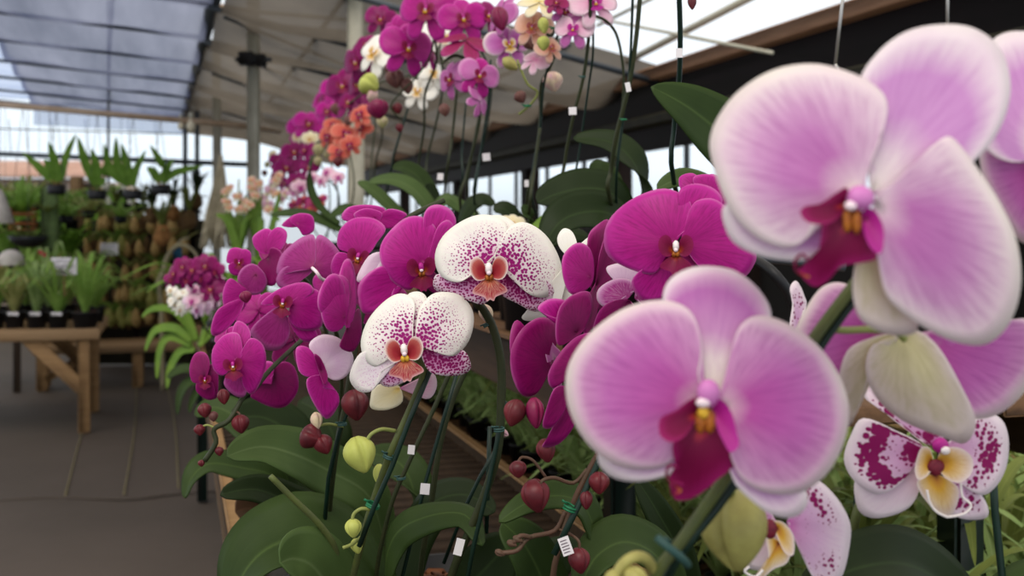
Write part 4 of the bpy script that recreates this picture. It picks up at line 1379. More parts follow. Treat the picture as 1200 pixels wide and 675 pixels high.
leaf(I, [(340, 600, 1.5), (320, 600, 1.46), (292, 596, 1.42), (276, 600, 1.4)], 24, 1.42, 'leaf_red', tilt=.4)
leaf(I, [(350, 600, 1.55), (345, 520, 1.56), (310, 490, 1.55), (270, 492, 1.52)], 22, 1.5, 'leaf_dark', tilt=1.0)
tube(I, 'root', [(335, 625, 1.48), (338, 608, 1.46), (346, 598, 1.46), (350, 590, 1.47)], .003, 'bud_cream')

# ------------------------------------------------------------------ back row of tall orchids on the raised shelf
SHZ = 1.2005
def dx(px, x):
    """Distance at which the line of sight through column px meets the plane x metres right of the aisle."""
    return x / (math.sin(TH) + math.cos(TH) * (px - 600) / F)

def upper(px, label, x=.78, r=.055, group=None, bz=SHZ, h=.12, mat='pot_black'):
    d = dx(px, x)
    q = P(px, HOR, d)
    X, Y = free_spot(q.x, q.y, r, .57, .99, 1.12, 6.2)
    t = thing('orchid_plant', (X, Y, bz), label, 'orchid', group)
    pot(t, (X, Y, bz), r, h, mat)
    return t, d

def stemline(t, path, d0, d1, r=.0026, mat='stem_dark', name='flower_stem', foot=True):
    n = len(path)
    w = [(a, b, d0 + (d1 - d0) * i / (n - 1)) for i, (a, b) in enumerate(path)]
    p = [P(*q) for q in w]
    if foot:
        L = LOC[t]
        p.append(Vector((L.x + random.uniform(-.02, .02), L.y + random.uniform(-.02, .02), L.z + .11)))
    return MB().tube(p, r, 8).build(name, mat, t)

# magenta, nearest blooms of the top spray
t, d = upper(520, 'tall magenta orchid of the raised shelf, big pale-throated bloom lowest on its spray', x=.74)
tflower(t, 500, 12, 37, 2.15, 'petal_magenta', roll=.1, yaw=-.2, pitch=.25)
tflower(t, 478, 56, 33, 2.2, 'petal_magenta', roll=.15, yaw=.35, pitch=.1)
tflower(t, 464, 38, 24, 2.28, 'petal_magenta', roll=-.3, yaw=-.6, back=True)
tflower(t, 503, 62, 20, 2.25, 'petal_magenta', yaw=1.0, pitch=.3)
for q in ((463, 92, 22, 24, 'bud_brown'), (477, 101, 15, 20, 'bud_brown'), (466, 127, 12, 14, 'bud_red'), (468, 150, 9, 11, 'bud_red'), (443, 128, 25, 24, 'bud_magenta'), (456, 80, 12, 12, 'bud_brown')):
    bud(t, q[0], q[1], q[2], q[3], 2.25, q[4], .2)
stemline(t, [(508, 20), (506, 60), (488, 90), (470, 108), (458, 125), (470, 140)], 2.2, 2.25, .0018, foot=False)
stemline(t, [(506, 30), (512, 70), (498, 110), (497, 150), (490, 200), (496, 250)], 2.2, 2.5)

t, d = upper(560, 'tall wine-red orchid of the raised shelf, drooping bloom with brownish streaked back', x=.74)
tflower(t, 543, 22, 30, 2.0, 'petal_magenta', roll=-.1, yaw=.1, pitch=.2)
tflower(t, 546, 46, 36, 1.95, 'petal_wine', roll=.4, yaw=.2, pitch=1.0, back=True)
tflower(t, 572, 18, 24, 2.02, 'petal_magenta_deep', roll=.2, yaw=.4, pitch=.3)
stemline(t, [(548, 20), (556, 50), (563, 72), (566, 110), (556, 165), (548, 230)], 2.0, 2.2)
stemline(t, [(564, 60), (576, 90), (572, 140), (562, 190), (556, 240)], 2.05, 2.25, .002, 'stake_green', 'stake')
plant_tag(t, 570, 184, 9, 9, 2.0, -.1)

t, d = upper(487, 'tall white orchid half hidden among the magenta blooms of the raised shelf', x=.80)
for q in ((440, 62, 29, .5, -.5), (519, 44, 26, .3, .4), (507, 86, 20, 0, .5), (490, 107, 22, .2, -.2)):
    tflower(t, q[0], q[1], q[2], 2.55, 'petal_white', 'lip_yellow', roll=q[3], yaw=q[4], pitch=.3)
bud(t, 433, 99, 26, 24, 2.5, 'bud_green', 1.0)
bud(t, 437, 112, 18, 12, 2.5, 'bud_cream', 1.3)
stemline(t, [(520, 45), (500, 75), (470, 92), (448, 96), (425, 110), (408, 122)], 2.5, 2.5, .0018, foot=False)
stemline(t, [(516, 60), (519, 100), (512, 140), (500, 190), (497, 235)], 2.5, 2.7)
tube(t, 'stake', [(480, 120, 2.6), (462, 180, 2.65), (450, 240, 2.7)], .003, 'stake_green', steps=1)

t, d = upper(575, 'tall rose-pink orchid of the raised shelf with blooms hanging below the wine-red one', x=.70)
tflower(t, 562, 88, 26, 1.85, 'petal_rose', roll=.3, yaw=.3, pitch=.2, smat='petal_magenta')
tflower(t, 528, 92, 24, 1.95, 'petal_rose', roll=-.4, yaw=-.7, pitch=.1)
tflower(t, 563, 118, 20, 1.85, 'petal_rose', roll=.9, yaw=1.0, pitch=.2, back=True)
bud(t, 521, 129, 13, 16, 1.95, 'bud_brown', .2)
stemline(t, [(518, 74), (535, 65), (555, 78), (560, 100), (562, 140), (548, 200), (540, 245)], 1.92, 2.1, .003)
stemline(t, [(575, 70), (572, 120), (563, 180), (556, 240)], 1.9, 2.0, .002, 'stake_green', 'stake')
plant_tag(t, 516, 207, 7, 8, 2.0, .1)

t, d = upper(610, 'tall orchid of the raised shelf with one clear pink bloom and plump yellow-pink buds', x=.70)
tflower(t, 596, 52, 28, 1.75, 'petal_pink', roll=-.2, yaw=.2, pitch=.2, lipm='lip_yellow')
tflower(t, 584, 16, 26, 1.75, 'petal_rose', roll=.4, yaw=-.9, pitch=.3, back=True)
for q in ((598, 75, 14, 22, 'bud_yellow_olive', .9), (620, 50, 17, 18, 'bud_brown', .4), (648, 96, 23, 24, 'bud_cream', .2), (610, 114, 15, 15, 'bud_brown', .5), (586, 22, 20, 30, 'bud_magenta', .2)):
    bud(t, q[0], q[1], q[2], q[3], 1.7, q[4], q[5])
stemline(t, [(606, 70), (618, 98), (630, 108), (622, 122), (608, 134)], 1.7, 1.72, .002, 'pedicel_green', foot=False)
stemline(t, [(655, 50), (644, 80), (634, 100), (633, 140), (627, 190), (617, 240)], 1.68, 1.8)
stemline(t, [(618, 20), (610, 45), (606, 58)], 1.75, 1.75, .0018, foot=False)
plant_tag(t, 617, 215, 5, 8, 1.72)
tie(t, 618, 124, 5, 1.7, 'tie_green')

t, d = upper(655, 'tall peach orchid of the raised shelf with two round green buds', x=.66)
tflower(t, 624, 32, 24, 1.6, 'petal_peach', roll=.2, yaw=-.2, pitch=.2, lipm='lip_red_gold')
tflower(t, 645, 56, 18, 1.6, 'petal_peach', roll=-.4, yaw=.4, pitch=.4, lipm='lip_red_gold')
tflower(t, 626, 70, 18, 1.62, 'petal_blush', roll=.6, yaw=-.3, pitch=.6, back=True)
tflower(t, 632, 2, 26, 1.58, 'petal_cream', roll=.1, yaw=.1, pitch=.9, back=True)
bud(t, 637, 30, 13, 20, 1.55, 'bud_green', .1)
bud(t, 637, 51, 15, 18, 1.55, 'bud_green', .0)
stemline(t, [(662, -10), (655, 20), (648, 40), (640, 40)], 1.58, 1.58, .0022, foot=False)
stemline(t, [(660, 0), (654, 40), (638, 95), (633, 150), (624, 235)], 1.6, 1.75, .002, 'stake_green', 'stake')
tie(t, 650, 33, 5, 1.57, 'tie_green')

t, d = upper(690, 'tall pale pink orchid of the raised shelf with magenta-lipped blooms against the white sky', x=.64)
tflower(t, 672, 34, 24, 1.5, 'petal_blush', roll=.1, yaw=-.2, pitch=.25, smat='petal_rose', lipm='lip_magenta')
tflower(t, 697, 4, 30, 1.5, 'petal_blush', roll=-.2, yaw=.1, pitch=.4, lipm='lip_magenta')
tflower(t, 662, 14, 18, 1.52, 'petal_rose', roll=.5, yaw=.5, pitch=.3)
tflower(t, 652, 3, 15, 1.5, 'petal_wine', roll=.2, pitch=.5)
stemline(t, [(692, -20), (691, 30), (684, 89), (671, 140), (662, 190), (660, 235)], 1.48, 1.6)
stemline(t, [(699, 19), (712, 26), (724, 45), (731, 90), (728, 140), (720, 190), (716, 240)], 1.48, 1.6, .002)
stemline(t, [(694, 10), (695, 60), (690, 100), (680, 170), (672, 235)], 1.5, 1.6, .0017, 'stake_green', 'stake')
plant_tag(t, 671, 130, 9, 9, 1.45, -.05)
tie(t, 683, 90, 4, 1.48, 'tie_teal')

t, d = upper(722, 'tall orchid of the raised shelf showing only bare dark stems and wide dark leaves', x=.62)
stemline(t, [(752, -30), (746, 40), (737, 100), (722, 160), (716, 200), (715, 235)], 1.3, 1.4, .003)
stemline(t, [(742, -20), (738, 80), (730, 140), (722, 230)], 1.3, 1.4, .0018, 'stake_green', 'stake')
plant_tag(t, 736, 102, 6, 11, 1.28, -.2)
tie(t, 731, 140, 4, 1.3, 'tie_green')
leaf(t, [(735, 248, 1.45), (715, 226, 1.43), (685, 221, 1.42), (652, 228, 1.41), (630, 238, 1.40)], 21, 1.42, 'leaf_dark', tilt=.8)
leaf(t, [(735, 268, 1.42), (712, 250, 1.40), (680, 250, 1.38), (655, 262, 1.36), (638, 288, 1.35)], 22, 1.4, 'leaf_dark', tilt=.8)
leaf(t, [(750, 262, 1.44), (752, 220, 1.46), (738, 185, 1.47), (712, 166, 1.48), (672, 162, 1.49)], 17, 1.45, 'leaf_dark', tilt=.9)
leaf(t, [(725, 260, 1.5), (715, 215, 1.52), (700, 200, 1.53), (690, 200, 1.54)], 14, 1.5, 'leaf_green', tilt=.6)

t, d = upper(800, 'tall orchid of the raised shelf with a single broad green leaf above the magenta bloom', x=.62)
stemline(t, [(794, -40), (797, 30), (796, 90), (790, 150), (790, 215)], 1.05, 1.15, .0026, 'stake_green', 'stake')
plant_tag(t, 796, 62, 8, 11, 1.03)
bud(t, 811, 3, 10, 18, 1.05, 'bud_red')
leaf(t, [(930, 235, 1.15), (895, 195, 1.12), (850, 160, 1.09), (805, 125, 1.07), (763, 102, 1.06)], 42, 1.1, 'leaf_green', tilt=.35, fold=.15, prof=lambda t: max(.02, math.sin(PI * min(1, .25 + .75 * t)) ** .8))
leaf(t, [(860, 260, 1.2), (835, 225, 1.18), (800, 210, 1.16), (770, 222, 1.15)], 12, 1.2, 'leaf_light', tilt=.9)

# farther along the shelf
def spray(px, label, flowers, mat, x=.6, lipm='lip_dark', buds=(), stems=(), group=None, smat=None, detail=False, leaves=()):
    t, d = upper(px, label, x=x + .2, r=.06)
    for (a, b, s) in flowers:
        da = dx(a, x) + random.uniform(-.06, .06)
        tflower(t, a, b, s, da, mat, lipm, random.uniform(-.4, .4), random.uniform(-.7, .5), random.uniform(0, .5), smat, detail)
    for (a, b, s, m) in buds:
        bud(t, a, b, s, s * 1.15, dx(a, x), m, random.uniform(-.4, .6))
    for st in stems:
        stemline(t, st, dx(st[0][0], x), dx(st[-1][0], x + .1), .0032)
    for (pth, hw, m) in leaves:
        leaf(t, pth, hw, dx(pth[0][0], x + .1), m, tilt=.9)
    return t

spray(430, 'deep magenta orchid of the raised shelf, crowded dark sprays left of the white blooms', [(418, 72, 26), (402, 100, 26), (385, 112, 22), (420, 98, 24), (410, 120, 22), (446, 22, 20), (430, 52, 18)], 'petal_magenta_deep', x=.56, detail=True,
      stems=[[(425, 80), (440, 110), (448, 156), (440, 190), (436, 230)]])
spray(405, 'magenta orchid of the raised shelf behind the orange blooms', [(378, 118, 20), (362, 145, 20), (352, 152, 18), (392, 102, 20), (384, 130, 17)], 'petal_magenta', x=.55, detail=True,
      stems=[[(370, 125), (400, 150), (412, 190), (414, 230)]])
spray(412, 'orange-red orchid of the raised shelf, cluster of small salmon blooms over round brown buds', [(384, 160, 15), (405, 157, 18), (422, 134, 17), (397, 178, 14), (410, 170, 14), (390, 146, 12), (424, 150, 13)], 'petal_orange', x=.54, lipm='lip_crimson', detail=True,
      buds=[(394, 128, 13, 'bud_brown'), (388, 143, 9, 'bud_brown'), (408, 142, 11, 'bud_brown'), (373, 176, 13, 'bud_olive'), (384, 181, 9, 'bud_olive'), (373, 189, 10, 'bud_olive'), (396, 190, 12, 'bud_red'), (448, 143, 13, 'bud_olive')],
      stems=[[(394, 135), (412, 122), (430, 110), (440, 130), (436, 180), (430, 235)]])
spray(380, 'far magenta orchid of the raised shelf drooping in front of the pale post', [(345, 178, 18), (336, 196, 18), (358, 176, 14), (326, 188, 12), (322, 205, 12), (347, 212, 14), (362, 196, 12), (333, 215, 10)], 'petal_magenta_deep', x=.5, detail=True,
      buds=[(310, 203, 7, 'bud_brown'), (318, 217, 6, 'bud_brown'), (313, 193, 7, 'bud_olive')], stems=[[(345, 180), (370, 185), (385, 215), (386, 250)]])
spray(398, 'yellow-white orchid of the raised shelf peeping over the far magenta one', [(347, 160, 9), (363, 163, 11), (318, 182, 7)], 'petal_cream', x=.52, lipm='lip_yellow', stems=[[(360, 165), (385, 185), (396, 240)]])
spray(394, 'blush-pink orchid of the raised shelf with small blooms below the orange cluster', [(383, 202, 10), (396, 208, 9), (376, 212, 9), (366, 208, 8), (352, 220, 11), (345, 226, 9)], 'petal_blush', x=.5, lipm='lip_magenta', stems=[[(380, 205), (396, 225), (400, 255)]])
spray(372, 'pale peach orchid at the far end of the raised shelf', [(318, 224, 9), (328, 232, 8), (308, 232, 8), (313, 240, 8), (300, 222, 7), (334, 226, 7), (322, 214, 7), (303, 243, 6)], 'petal_blush', x=.46, lipm='lip_yellow', smat='petal_cream', stems=[[(320, 226), (350, 238), (360, 256)]])
spray(390, 'rusty brown orchid low at the far end of the raised shelf', [(355, 236, 10), (368, 240, 10), (346, 240, 8), (362, 246, 8), (376, 234, 8)], 'petal_wine', x=.52, smat='petal_orange', stems=[[(362, 240), (378, 250), (384, 262)]])

t, d = upper(508, 'orchid of the raised shelf with pale strappy leaves spreading left under the tall stems', x=.66)
leaf(t, [(512, 262), (500, 240), (482, 220), (458, 211), (432, 214)], 9, 2.2, 'leaf_light', tilt=1.0)
leaf(t, [(515, 262), (505, 232), (490, 208), (474, 197), (460, 197)], 10, 2.3, 'leaf_green', tilt=.9)
leaf(t, [(500, 258), (520, 232), (540, 240), (562, 252)], 8, 2.15, 'leaf_light', tilt=.9)
leaf(t, [(515, 256), (505, 230), (503, 214)], 9, 2.25, 'leaf_dark', tilt=.6)
leaf(t, [(480, 262), (455, 240), (435, 222), (419, 213)], 7, 2.3, 'leaf_light', tilt=.9)
leaf(t, [(540, 262), (550, 240), (566, 232), (580, 240)], 9, 2.0, 'leaf_dark', tilt=.8)
stemline(t, [(536, 100), (530, 160), (522, 215)], 2.2, 2.3)
stemline(t, [(546, 120), (541, 180), (538, 225)], 2.2, 2.25, .002, 'stake_green', 'stake')
t, d = upper(618, 'orchid of the raised shelf with short green leaves just behind the upper speckled bloom', x=.62)
leaf(t, [(612, 275), (600, 255), (590, 245), (578, 246)], 10, 1.7, 'leaf_dark', tilt=.7)
leaf(t, [(618, 272), (620, 255), (612, 240)], 8, 1.7, 'leaf_green', tilt=.5)
leaf(t, [(620, 275), (640, 258), (655, 252), (668, 256)], 9, 1.65, 'leaf_young', tilt=.8)
leaf(t, [(632, 290), (650, 275), (668, 272), (690, 278)], 11, 1.6, 'leaf_dark', tilt=.8)
tflower(t, 600, 262, 16, 1.6, 'petal_cream', 'lip_yellow', .1, 0, .5)
stemline(t, [(633, 150), (626, 200), (620, 250)], 1.7, 1.7)

t, d = upper(430, 'orchid of the raised shelf with a long curved green leaf beside the far magenta spray', x=.58)
leaf(t, [(398, 262), (378, 246), (365, 225), (362, 200), (366, 184)], 4.5, 3.2, 'leaf_green', tilt=.5)
leaf(t, [(400, 270), (376, 258), (348, 250), (316, 252)], 6, 3.2, 'leaf_green', tilt=.9)
leaf(t, [(400, 275), (420, 258), (405, 246), (385, 256)], 8, 3.1, 'leaf_green', tilt=.9)

# wire hangers with hooks, hung from the roof above the right-hand plants
for (a, b, c, d0, lab) in ((984, -60, 75, 1.5, 'thin steel hanger wire behind the top of the big pink bloom, left of two'),
                       (1110, -60, 45, 1.5, 'thin steel hanger wire rising behind the big pink bloom, right of two')):
    t = thing('hanger_wire', P(a, c, d0), lab, 'wire')
    MB().tube([P(a + (10 if a < 1000 else 1), b, d0), P(a - 5 if a < 1000 else a, c, d0)], .0022, 8, steps=1).build('wire', 'wire_steel', t)
    q = P(a - 5 if a < 1000 else a, c, d0)
    MB().tube([q, q + UP * -.02 + RGT * .006, q + UP * -.028, q + UP * -.02 - RGT * .008], .0022, 8).build('hook', 'wire_steel', t)
t = thing('drip_hose', P(915, 330, 1.3), 'black looping irrigation hose behind the big pink blooms', 'hose')
MB().tube([P(880, 300, 1.35), P(905, 318, 1.3), P(925, 345, 1.3), P(932, 380, 1.32), P(915, 395, 1.36)], .006, 8).build('hose', 'pot_black', t)
MB().tube([P(860, 300, 1.4), P(920, 304, 1.4), P(990, 312, 1.4)], .007, 8).build('hose', 'steel_dark', t)

# ------------------------------------------------------------------ seedlings on the low bench behind the orchids
def tuft_mesh(n, L, wd, spread, mat, up=.8, base=(0, 0, 0), curl=.6, seed=0):
    rnd = random.Random(seed)
    mb = MB()
    b = Vector(base)
    for i in range(n):
        a = 2 * PI * (i + rnd.random()) / n
        out = Vector((math.cos(a), math.sin(a), 0))
        l = L * rnd.uniform(.65, 1.1)
        s = spread * rnd.uniform(.4, 1.2)
        h = up * rnd.uniform(.7, 1.1)
        w = [b + out * l * .03, b + out * l * s * .35 + UP * l * h * .55, b + out * l * s * .75 + UP * l * h * .88, b + out * l * s * 1.2 + UP * l * h * (1 - curl * s * .6)]
        mb.blade(w, wd * rnd.uniform(.7, 1.2), out.cross(UP), 1, prof=lambda t: max(.05, math.sin(PI * min(1, .2 + .8 * t)) ** .8), fold=.3)
    return mb

def protos(name, label, cat, kinds, group, potr=.03, poth=.055):
    out = []
    for (n, L, wd, sp, m, up) in kinds:
        t = thing(name, (0, 0, 0), label, cat, group)
        pot(t, (0, 0, 0), potr, poth, 'pot_black', bark=False)
        tuft_mesh(n, L, wd, sp, m, up, (0, 0, poth * .85), seed=n).build('leaves', m, t)
        out.append(t)
    return out

def dup(root, loc, rz=0, label=None, sc=1.0):
    r = root.copy()
    COL.objects.link(r)
    r.location = loc
    r.rotation_euler = (0, 0, rz)
    r.scale = (sc, sc, sc)
    if label:
        r['label'] = label
    for c in root.children:
        k = c.copy()
        COL.objects.link(k)
        k.parent = r
        for g in c.children:
            h = g.copy()
            COL.objects.link(h)
            h.parent = k
    LOC[r] = Vector(loc)
    return r

sd = protos('potted_seedling', 'grassy green seedling in a small black pot on the low bench behind the orchids', 'seedling',
            [(13, .17, .0085, .9, 'leaf_grass', .85), (15, .15, .0075, 1.1, 'leaf_grass', .75), (11, .19, .010, .8, 'leaf_olive', .9)], 'seedlings on the low bench', .028, .05)
used = [False] * 3
rnd = random.Random(5)
for i in range(32):
    for j in range(11):
        X = .82 + j * .088 + rnd.uniform(-.01, .01)
        Y = .80 + i * .11 + rnd.uniform(-.012, .012)
        if (Y > 2.6 and j > 5) or (Y > 1.9 and j > 8):
            continue
        if abs(X - .97) < .07 and (abs(Y - 1.2) < .07 or abs(Y - 3.6) < .07):
            continue
        k = rnd.randrange(3)
        if not used[k]:
            used[k] = True
            sd[k].location = (X, Y, .8005)
            LOC[sd[k]] = Vector((X, Y, .8005))
        else:
            dup(sd[k], (X, Y, .8005), rnd.uniform(0, 6.28), sc=rnd.uniform(.85, 1.15))

# ------------------------------------------------------------------ left: slat table with potted plants
t = thing('potting_table', (-1.7, 8.43, 0), 'pale wooden table in the aisle at left with rows of black pots, braced legs', 'table')
tz = .706
for i in range(11):
    MB().box((-1.72, 7.99 + i * .108, tz - .02), (2.36, .085, .04)).build('top_board', 'wood_pale', t)
MB().box((-1.72, 7.945, tz - .035), (2.40, .03, .075)).build('apron', 'wood_pale', t)
MB().box((-.55, 8.43, tz - .035), (.03, .98, .075)).build('apron', 'wood_pale', t)
MB().box((-1.72, 8.915, tz - .035), (2.40, .03, .075)).build('apron', 'wood_pale', t)
for (X, Y) in ((-.62, 7.99), (-.62, 8.86), (-2.8, 7.99), (-2.8, 8.86)):
    MB().box((X, Y, .335), (.075, .075, .67)).build('leg', 'wood_tan', t)
MB().bar((-.63, 7.97, .30), (-.98, 7.97, .66), .03, .09).build('brace', 'wood_tan', t)
MB().bar((-.63, 8.88, .30), (-.98, 8.88, .66), .03, .09).build('brace', 'wood_tan', t)

t = thing('low_bench', (-.3, 10.6, 0), 'low pale timber bench at the back, behind the potting table', 'bench')
bz = .40
for i in range(4):
    MB().box((-.22, 10.12 + i * .075, bz - .02), (1.9, .065, .04)).build('top_board', 'wood_tan', t)
MB().box((-.22, 10.06, bz - .045), (1.94, .04, .09)).build('apron', 'wood_pale', t)
for X in (-1.12, -.35, .6):
    for Y in (10.12, 10.34):
        MB().box((X, Y, (bz - .04) / 2), (.09, .08, bz - .04)).build('leg', 'wood_tan', t)
MB().bar((-1.08, 10.07, .10), (-.72, 10.07, .34), .03, .06).build('brace', 'wood_tan', t)

# plants on the table
LABP = ['leftmost leafy black-potted plant along the front edge of the pale table, cut by the frame', 'leafy plant in a labelled black pot, second from left along the pale table front',
        'leafy plant in a labelled black pot, third from left along the pale table front', 'strap-leaved plant in a labelled black pot, fourth along the pale table front',
        'bushy plant in a black pot at the right-hand corner of the pale table']
for i, px in enumerate((-6, 17, 43, 68, 100)):
    d = 7.50
    q = P(px, HOR, d)
    t = thing('potted_plant', (q.x, q.y, tz), LABP[i], 'plant', 'pots on the pale table')
    pot(t, (q.x, q.y, tz), .07 if i < 4 else .09, .115)
    tuft_mesh(22 if i != 3 else 15, (.36, .34, .36, .40, .42)[i], .017, (.8, .75, .8, .95, .7)[i], 'leaf_grass', 1.0, (q.x, q.y, tz + .10), seed=20 + i).build('leaves', ('leaf_bright', 'leaf_hay', 'leaf_grass', 'leaf_bright', 'leaf_bright')[i], t)
    if 0 < i < 4:
        c = P(px - 2, 368, d - .085)
        MB().box(c, (.075, .004, .022), -TH).build('pot_label', 'tag_white', t)
flat('petal_red', 'B03040', .5, var=.2)
LABR = ['red-tipped', 'red-flowered', 'narrow-leaved', 'pale-leaved', 'tall-leaved', 'short-leaved']
for i, (px, hh) in enumerate(((-2, .36), (30, .38), (58, .42), (80, .36), (112, .34), (48, .30))):
    d = 7.95 + .25 * (i % 2)
    q = P(px, HOR, d)
    t = thing('potted_plant', (q.x, q.y, tz), '%s back-row plant on the pale table, %s' % (LABR[i], ('cut by the frame', 'left of the white sign', 'under the white sign', 'right of the white sign', 'at the right end', 'half hidden')[i]), 'plant', 'second row of pots on the pale table')
    pot(t, (q.x, q.y, tz), .065, .115)
    tuft_mesh(24, hh, .016, .8, 'leaf_olive', 1.1, (q.x, q.y, tz + .1), seed=40 + i).build('leaves', ('leaf_hay', 'leaf_bright', 'leaf_grass')[i % 3], t)
    if i in (2, 4, 0):
        for k in range(3):
            mb = MB()
            c = Vector((q.x + random.uniform(-.06, .06), q.y - .03, tz + .1 + hh * random.uniform(.85, 1.05)))
            for a in range(5):
                o = Vector((math.cos(a * 1.257), 0, math.sin(a * 1.257)))
                mb.blade([c, c + o * .010 + Vector((0, -.004, 0)), c + o * .018], .007, o.cross(Vector((0, 1, 0))), 1)
            mb.build('flower', 'petal_red', t)

def sign(px, py, w, h, d, label, rows):
    c = P(px, py, d)
    k = d / F
    t = thing('price_sign', P(px, py + h * .5 + 25, d), label, 'sign')
    MB().box(c, (w * k, .006, h * k), -TH, bevel=.001).build('card', 'tag_white', t)
    mb = MB()
    rn = random.Random(px)
    for r in range(rows):                 # illegible hand lettering: short strokes
        y = h * (-.32 + .64 * r / max(1, rows - 1))
        x = -w * .38
        while x < w * .36:
            l = rn.uniform(1.0, 2.6)
            a = c + RGT * x * k - UP * (y + rn.uniform(-1, 1)) * k - FWD * .005
            b = a + RGT * l * k * .8 + UP * rn.uniform(-1.6, 1.6) * k
            mb.tube([a, b], .55 * k, 5, steps=1)
            x += l + .7
    mb.build('lettering', 'tag_ink', t)
    MB().box(c - UP * (h * .5 + 12) * k + FWD * .004, (.012, .006, 26 * k), -TH).build('stick', 'wood_tan', t)
sign(75, 312, 30, 20, 7.40, 'larger white hand-lettered sign among the pots on the pale table', 3)
sign(128, 292, 21, 14, 9.6, 'smaller white sign in front of the rack of mounted orchids', 2)

# ------------------------------------------------------------------ back display: mesh rack with rows of mounted orchids
def at(px, py, d=10.9):
    return P(px, py, d)
k = 10.9 / F
t = thing('display_rack', at(165, 422), 'dark upright rack of horizontal battens at the back holding rows of mounted orchids', 'rack')
def rackbar(a, b, w, h, m, name):
    MB().bar(a, b, w, h).build(name, m, t)
for px in (96, 160, 226):
    rackbar(at(px, 429), at(px, 236), .05, .05, 'post_dark', 'upright')
for py in (248, 276, 304, 332):
    rackbar(at(92, py), at(236, py), .03, .03, 'wood_dark', 'batten')
rackbar(at(92, 360), at(300, 360), .06, .06, 'wood_tan', 'shelf_rail')
rackbar(at(92, 379), at(300, 379), .06, .05, 'wood_tan', 'shelf_rail')
flat('rack_mesh', '3E3826', .85, h2='2A281C', scale=5)
cb = at(165, 342, 11.1)
MB().box(cb, (150 * k, .02, 1.45), -TH).build('back_panel', 'rack_mesh', t)

flat('bark_slab', '80623E', .9, h2='5A442C', scale=25)
flat('bulb_tan', 'C8A468', .7, h2='9C8048', scale=60)
flat('bulb_green', 'A49C54', .7, h2='84863E', scale=60)
ROWN = ['top', 'second', 'third', 'fourth', 'lowest']
ORD = ['first', 'second', 'third', 'fourth', 'fifth', 'sixth', 'seventh', 'eighth', 'ninth', 'tenth']
rn = random.Random(11)
proto = []
for v in range(3):
    m = thing('mounted_orchid', (0, 0, 0), 'mounted orchid', 'orchid', 'mounted orchids on the rack')
    mb = MB()
    mb.lathe((0, .0, -.10), [(.02, 0), (.05, .03), (.062, .08), (.055, .15), (.03, .2)], 10, 0, UP, lambda a, u: .8 + .25 * math.sin(3 * a + v))
    mb.build('bark_mount', 'bark_slab', m)
    mb = MB()
    for q in range(1 + v % 2):
        a = (q * 2 - v % 2) * .032
        mb.lathe((a, -.075, -.085 + .02 * q), [(.008, 0), (.036, .03), (.042, .07), (.026, .125), (.006, .16)], 12, 0, Vector((a * 2, -.12, 1)))
    mb.build('bulbs', ('bulb_tan', 'bulb_green', 'bulb_tan')[v], m)
    mb = MB()
    for q in range(5):
        a = rn.uniform(-.9, .9)
        mb.blade([(0, -.05, .03), (a * .08, -.09, .10), (a * .18, -.12, .13)], .014, (1, .2, 0), 1)
    mb.build('leaves', ('leaf_hay', 'leaf_bright', 'leaf_olive')[v], m)
    proto.append(m)
first = [True] * 3
for r, py in enumerate((262, 290, 317, 345, 371)):
    n = 8 if r < 4 else 7
    for c in range(n):
        px = 103 + c * 15.5 + (r % 2) * 5 + rn.uniform(-2.5, 2.5)
        v = rn.randrange(3)
        p = at(px, py + rn.uniform(-3, 3), 10.72)
        lab = 'brown mounted orchid on the dark rack, %s from left in its %s row' % (ORD[c], ROWN[r])
        if first[v]:
            first[v] = False
            o = proto[v]
            o.location = p
            o['label'] = lab
        else:
            o = dup(proto[v], p, 0, lab, rn.uniform(1.0, 1.3))
        o.rotation_euler = (0, 0, -TH + rn.uniform(-.4, .4))

# ------------------------------------------------------------------ four broad-leaved plants hung from the pipe
HANG = [(66, 222, [[(64, 214), (50, 200), (26, 178)], [(68, 212), (64, 190), (57, 166)], [(72, 212), (76, 185), (89, 157)], [(70, 214), (60, 198), (52, 186)]], 'hanging black basket of broad upright leaves, leftmost of four under the pipe'),
        (114, 228, [[(112, 218), (100, 190), (91, 160)], [(114, 218), (113, 196), (107, 174)], [(116, 218), (122, 205), (122, 192)]], 'hanging black basket of broad upright leaves, second from left under the pipe'),
        (156, 228, [[(152, 218), (130, 200), (122, 168)], [(150, 218), (138, 195), (136, 160)], [(152, 218), (149, 195), (142, 168)], [(156, 218), (158, 200), (171, 176)]], 'hanging black basket of broad upright leaves, third from left under the pipe'),
        (188, 222, [[(188, 214), (190, 195), (176, 170)], [(190, 214), (194, 200), (203, 186)], [(190, 214), (205, 202), (238, 194)], [(186, 214), (180, 202), (172, 196)]], 'hanging black basket of broad leaves, rightmost of four under the pipe')]
for (px, py, lv, lab) in HANG:
    d = 8.2
    k = d / F
    t = thing('hanging_plant', P(px, py + 6, d), lab, 'plant', 'baskets under the pipe')
    MB().lathe(P(px, py + 6, d), [(.055, 0), (.065, .01), (.068, .07), (.062, .07), (.05, .06), (.002, .058)], 16).build('basket', 'pot_black', t)
    tuft_mesh(7, .10, .008, 1.2, '', .6, P(px, py - 1, d), seed=px).build('roots', 'bulb_tan', t)
    for q in lv:
        leaf(t, q, 5, d, 'leaf_backlit', tilt=.3, prof=lambda u: max(.05, math.sin(PI * min(1, .12 + .88 * u)) ** .9))
    top = P(px, 124 + px * .087, d)
    mb = MB()
    for s in (-1, 1):
        mb.tube([P(px, py - 3, d) + RGT * .06 * s, top], .0025, 6, steps=1)
    mb.build('hanger', 'steel_dark', t)

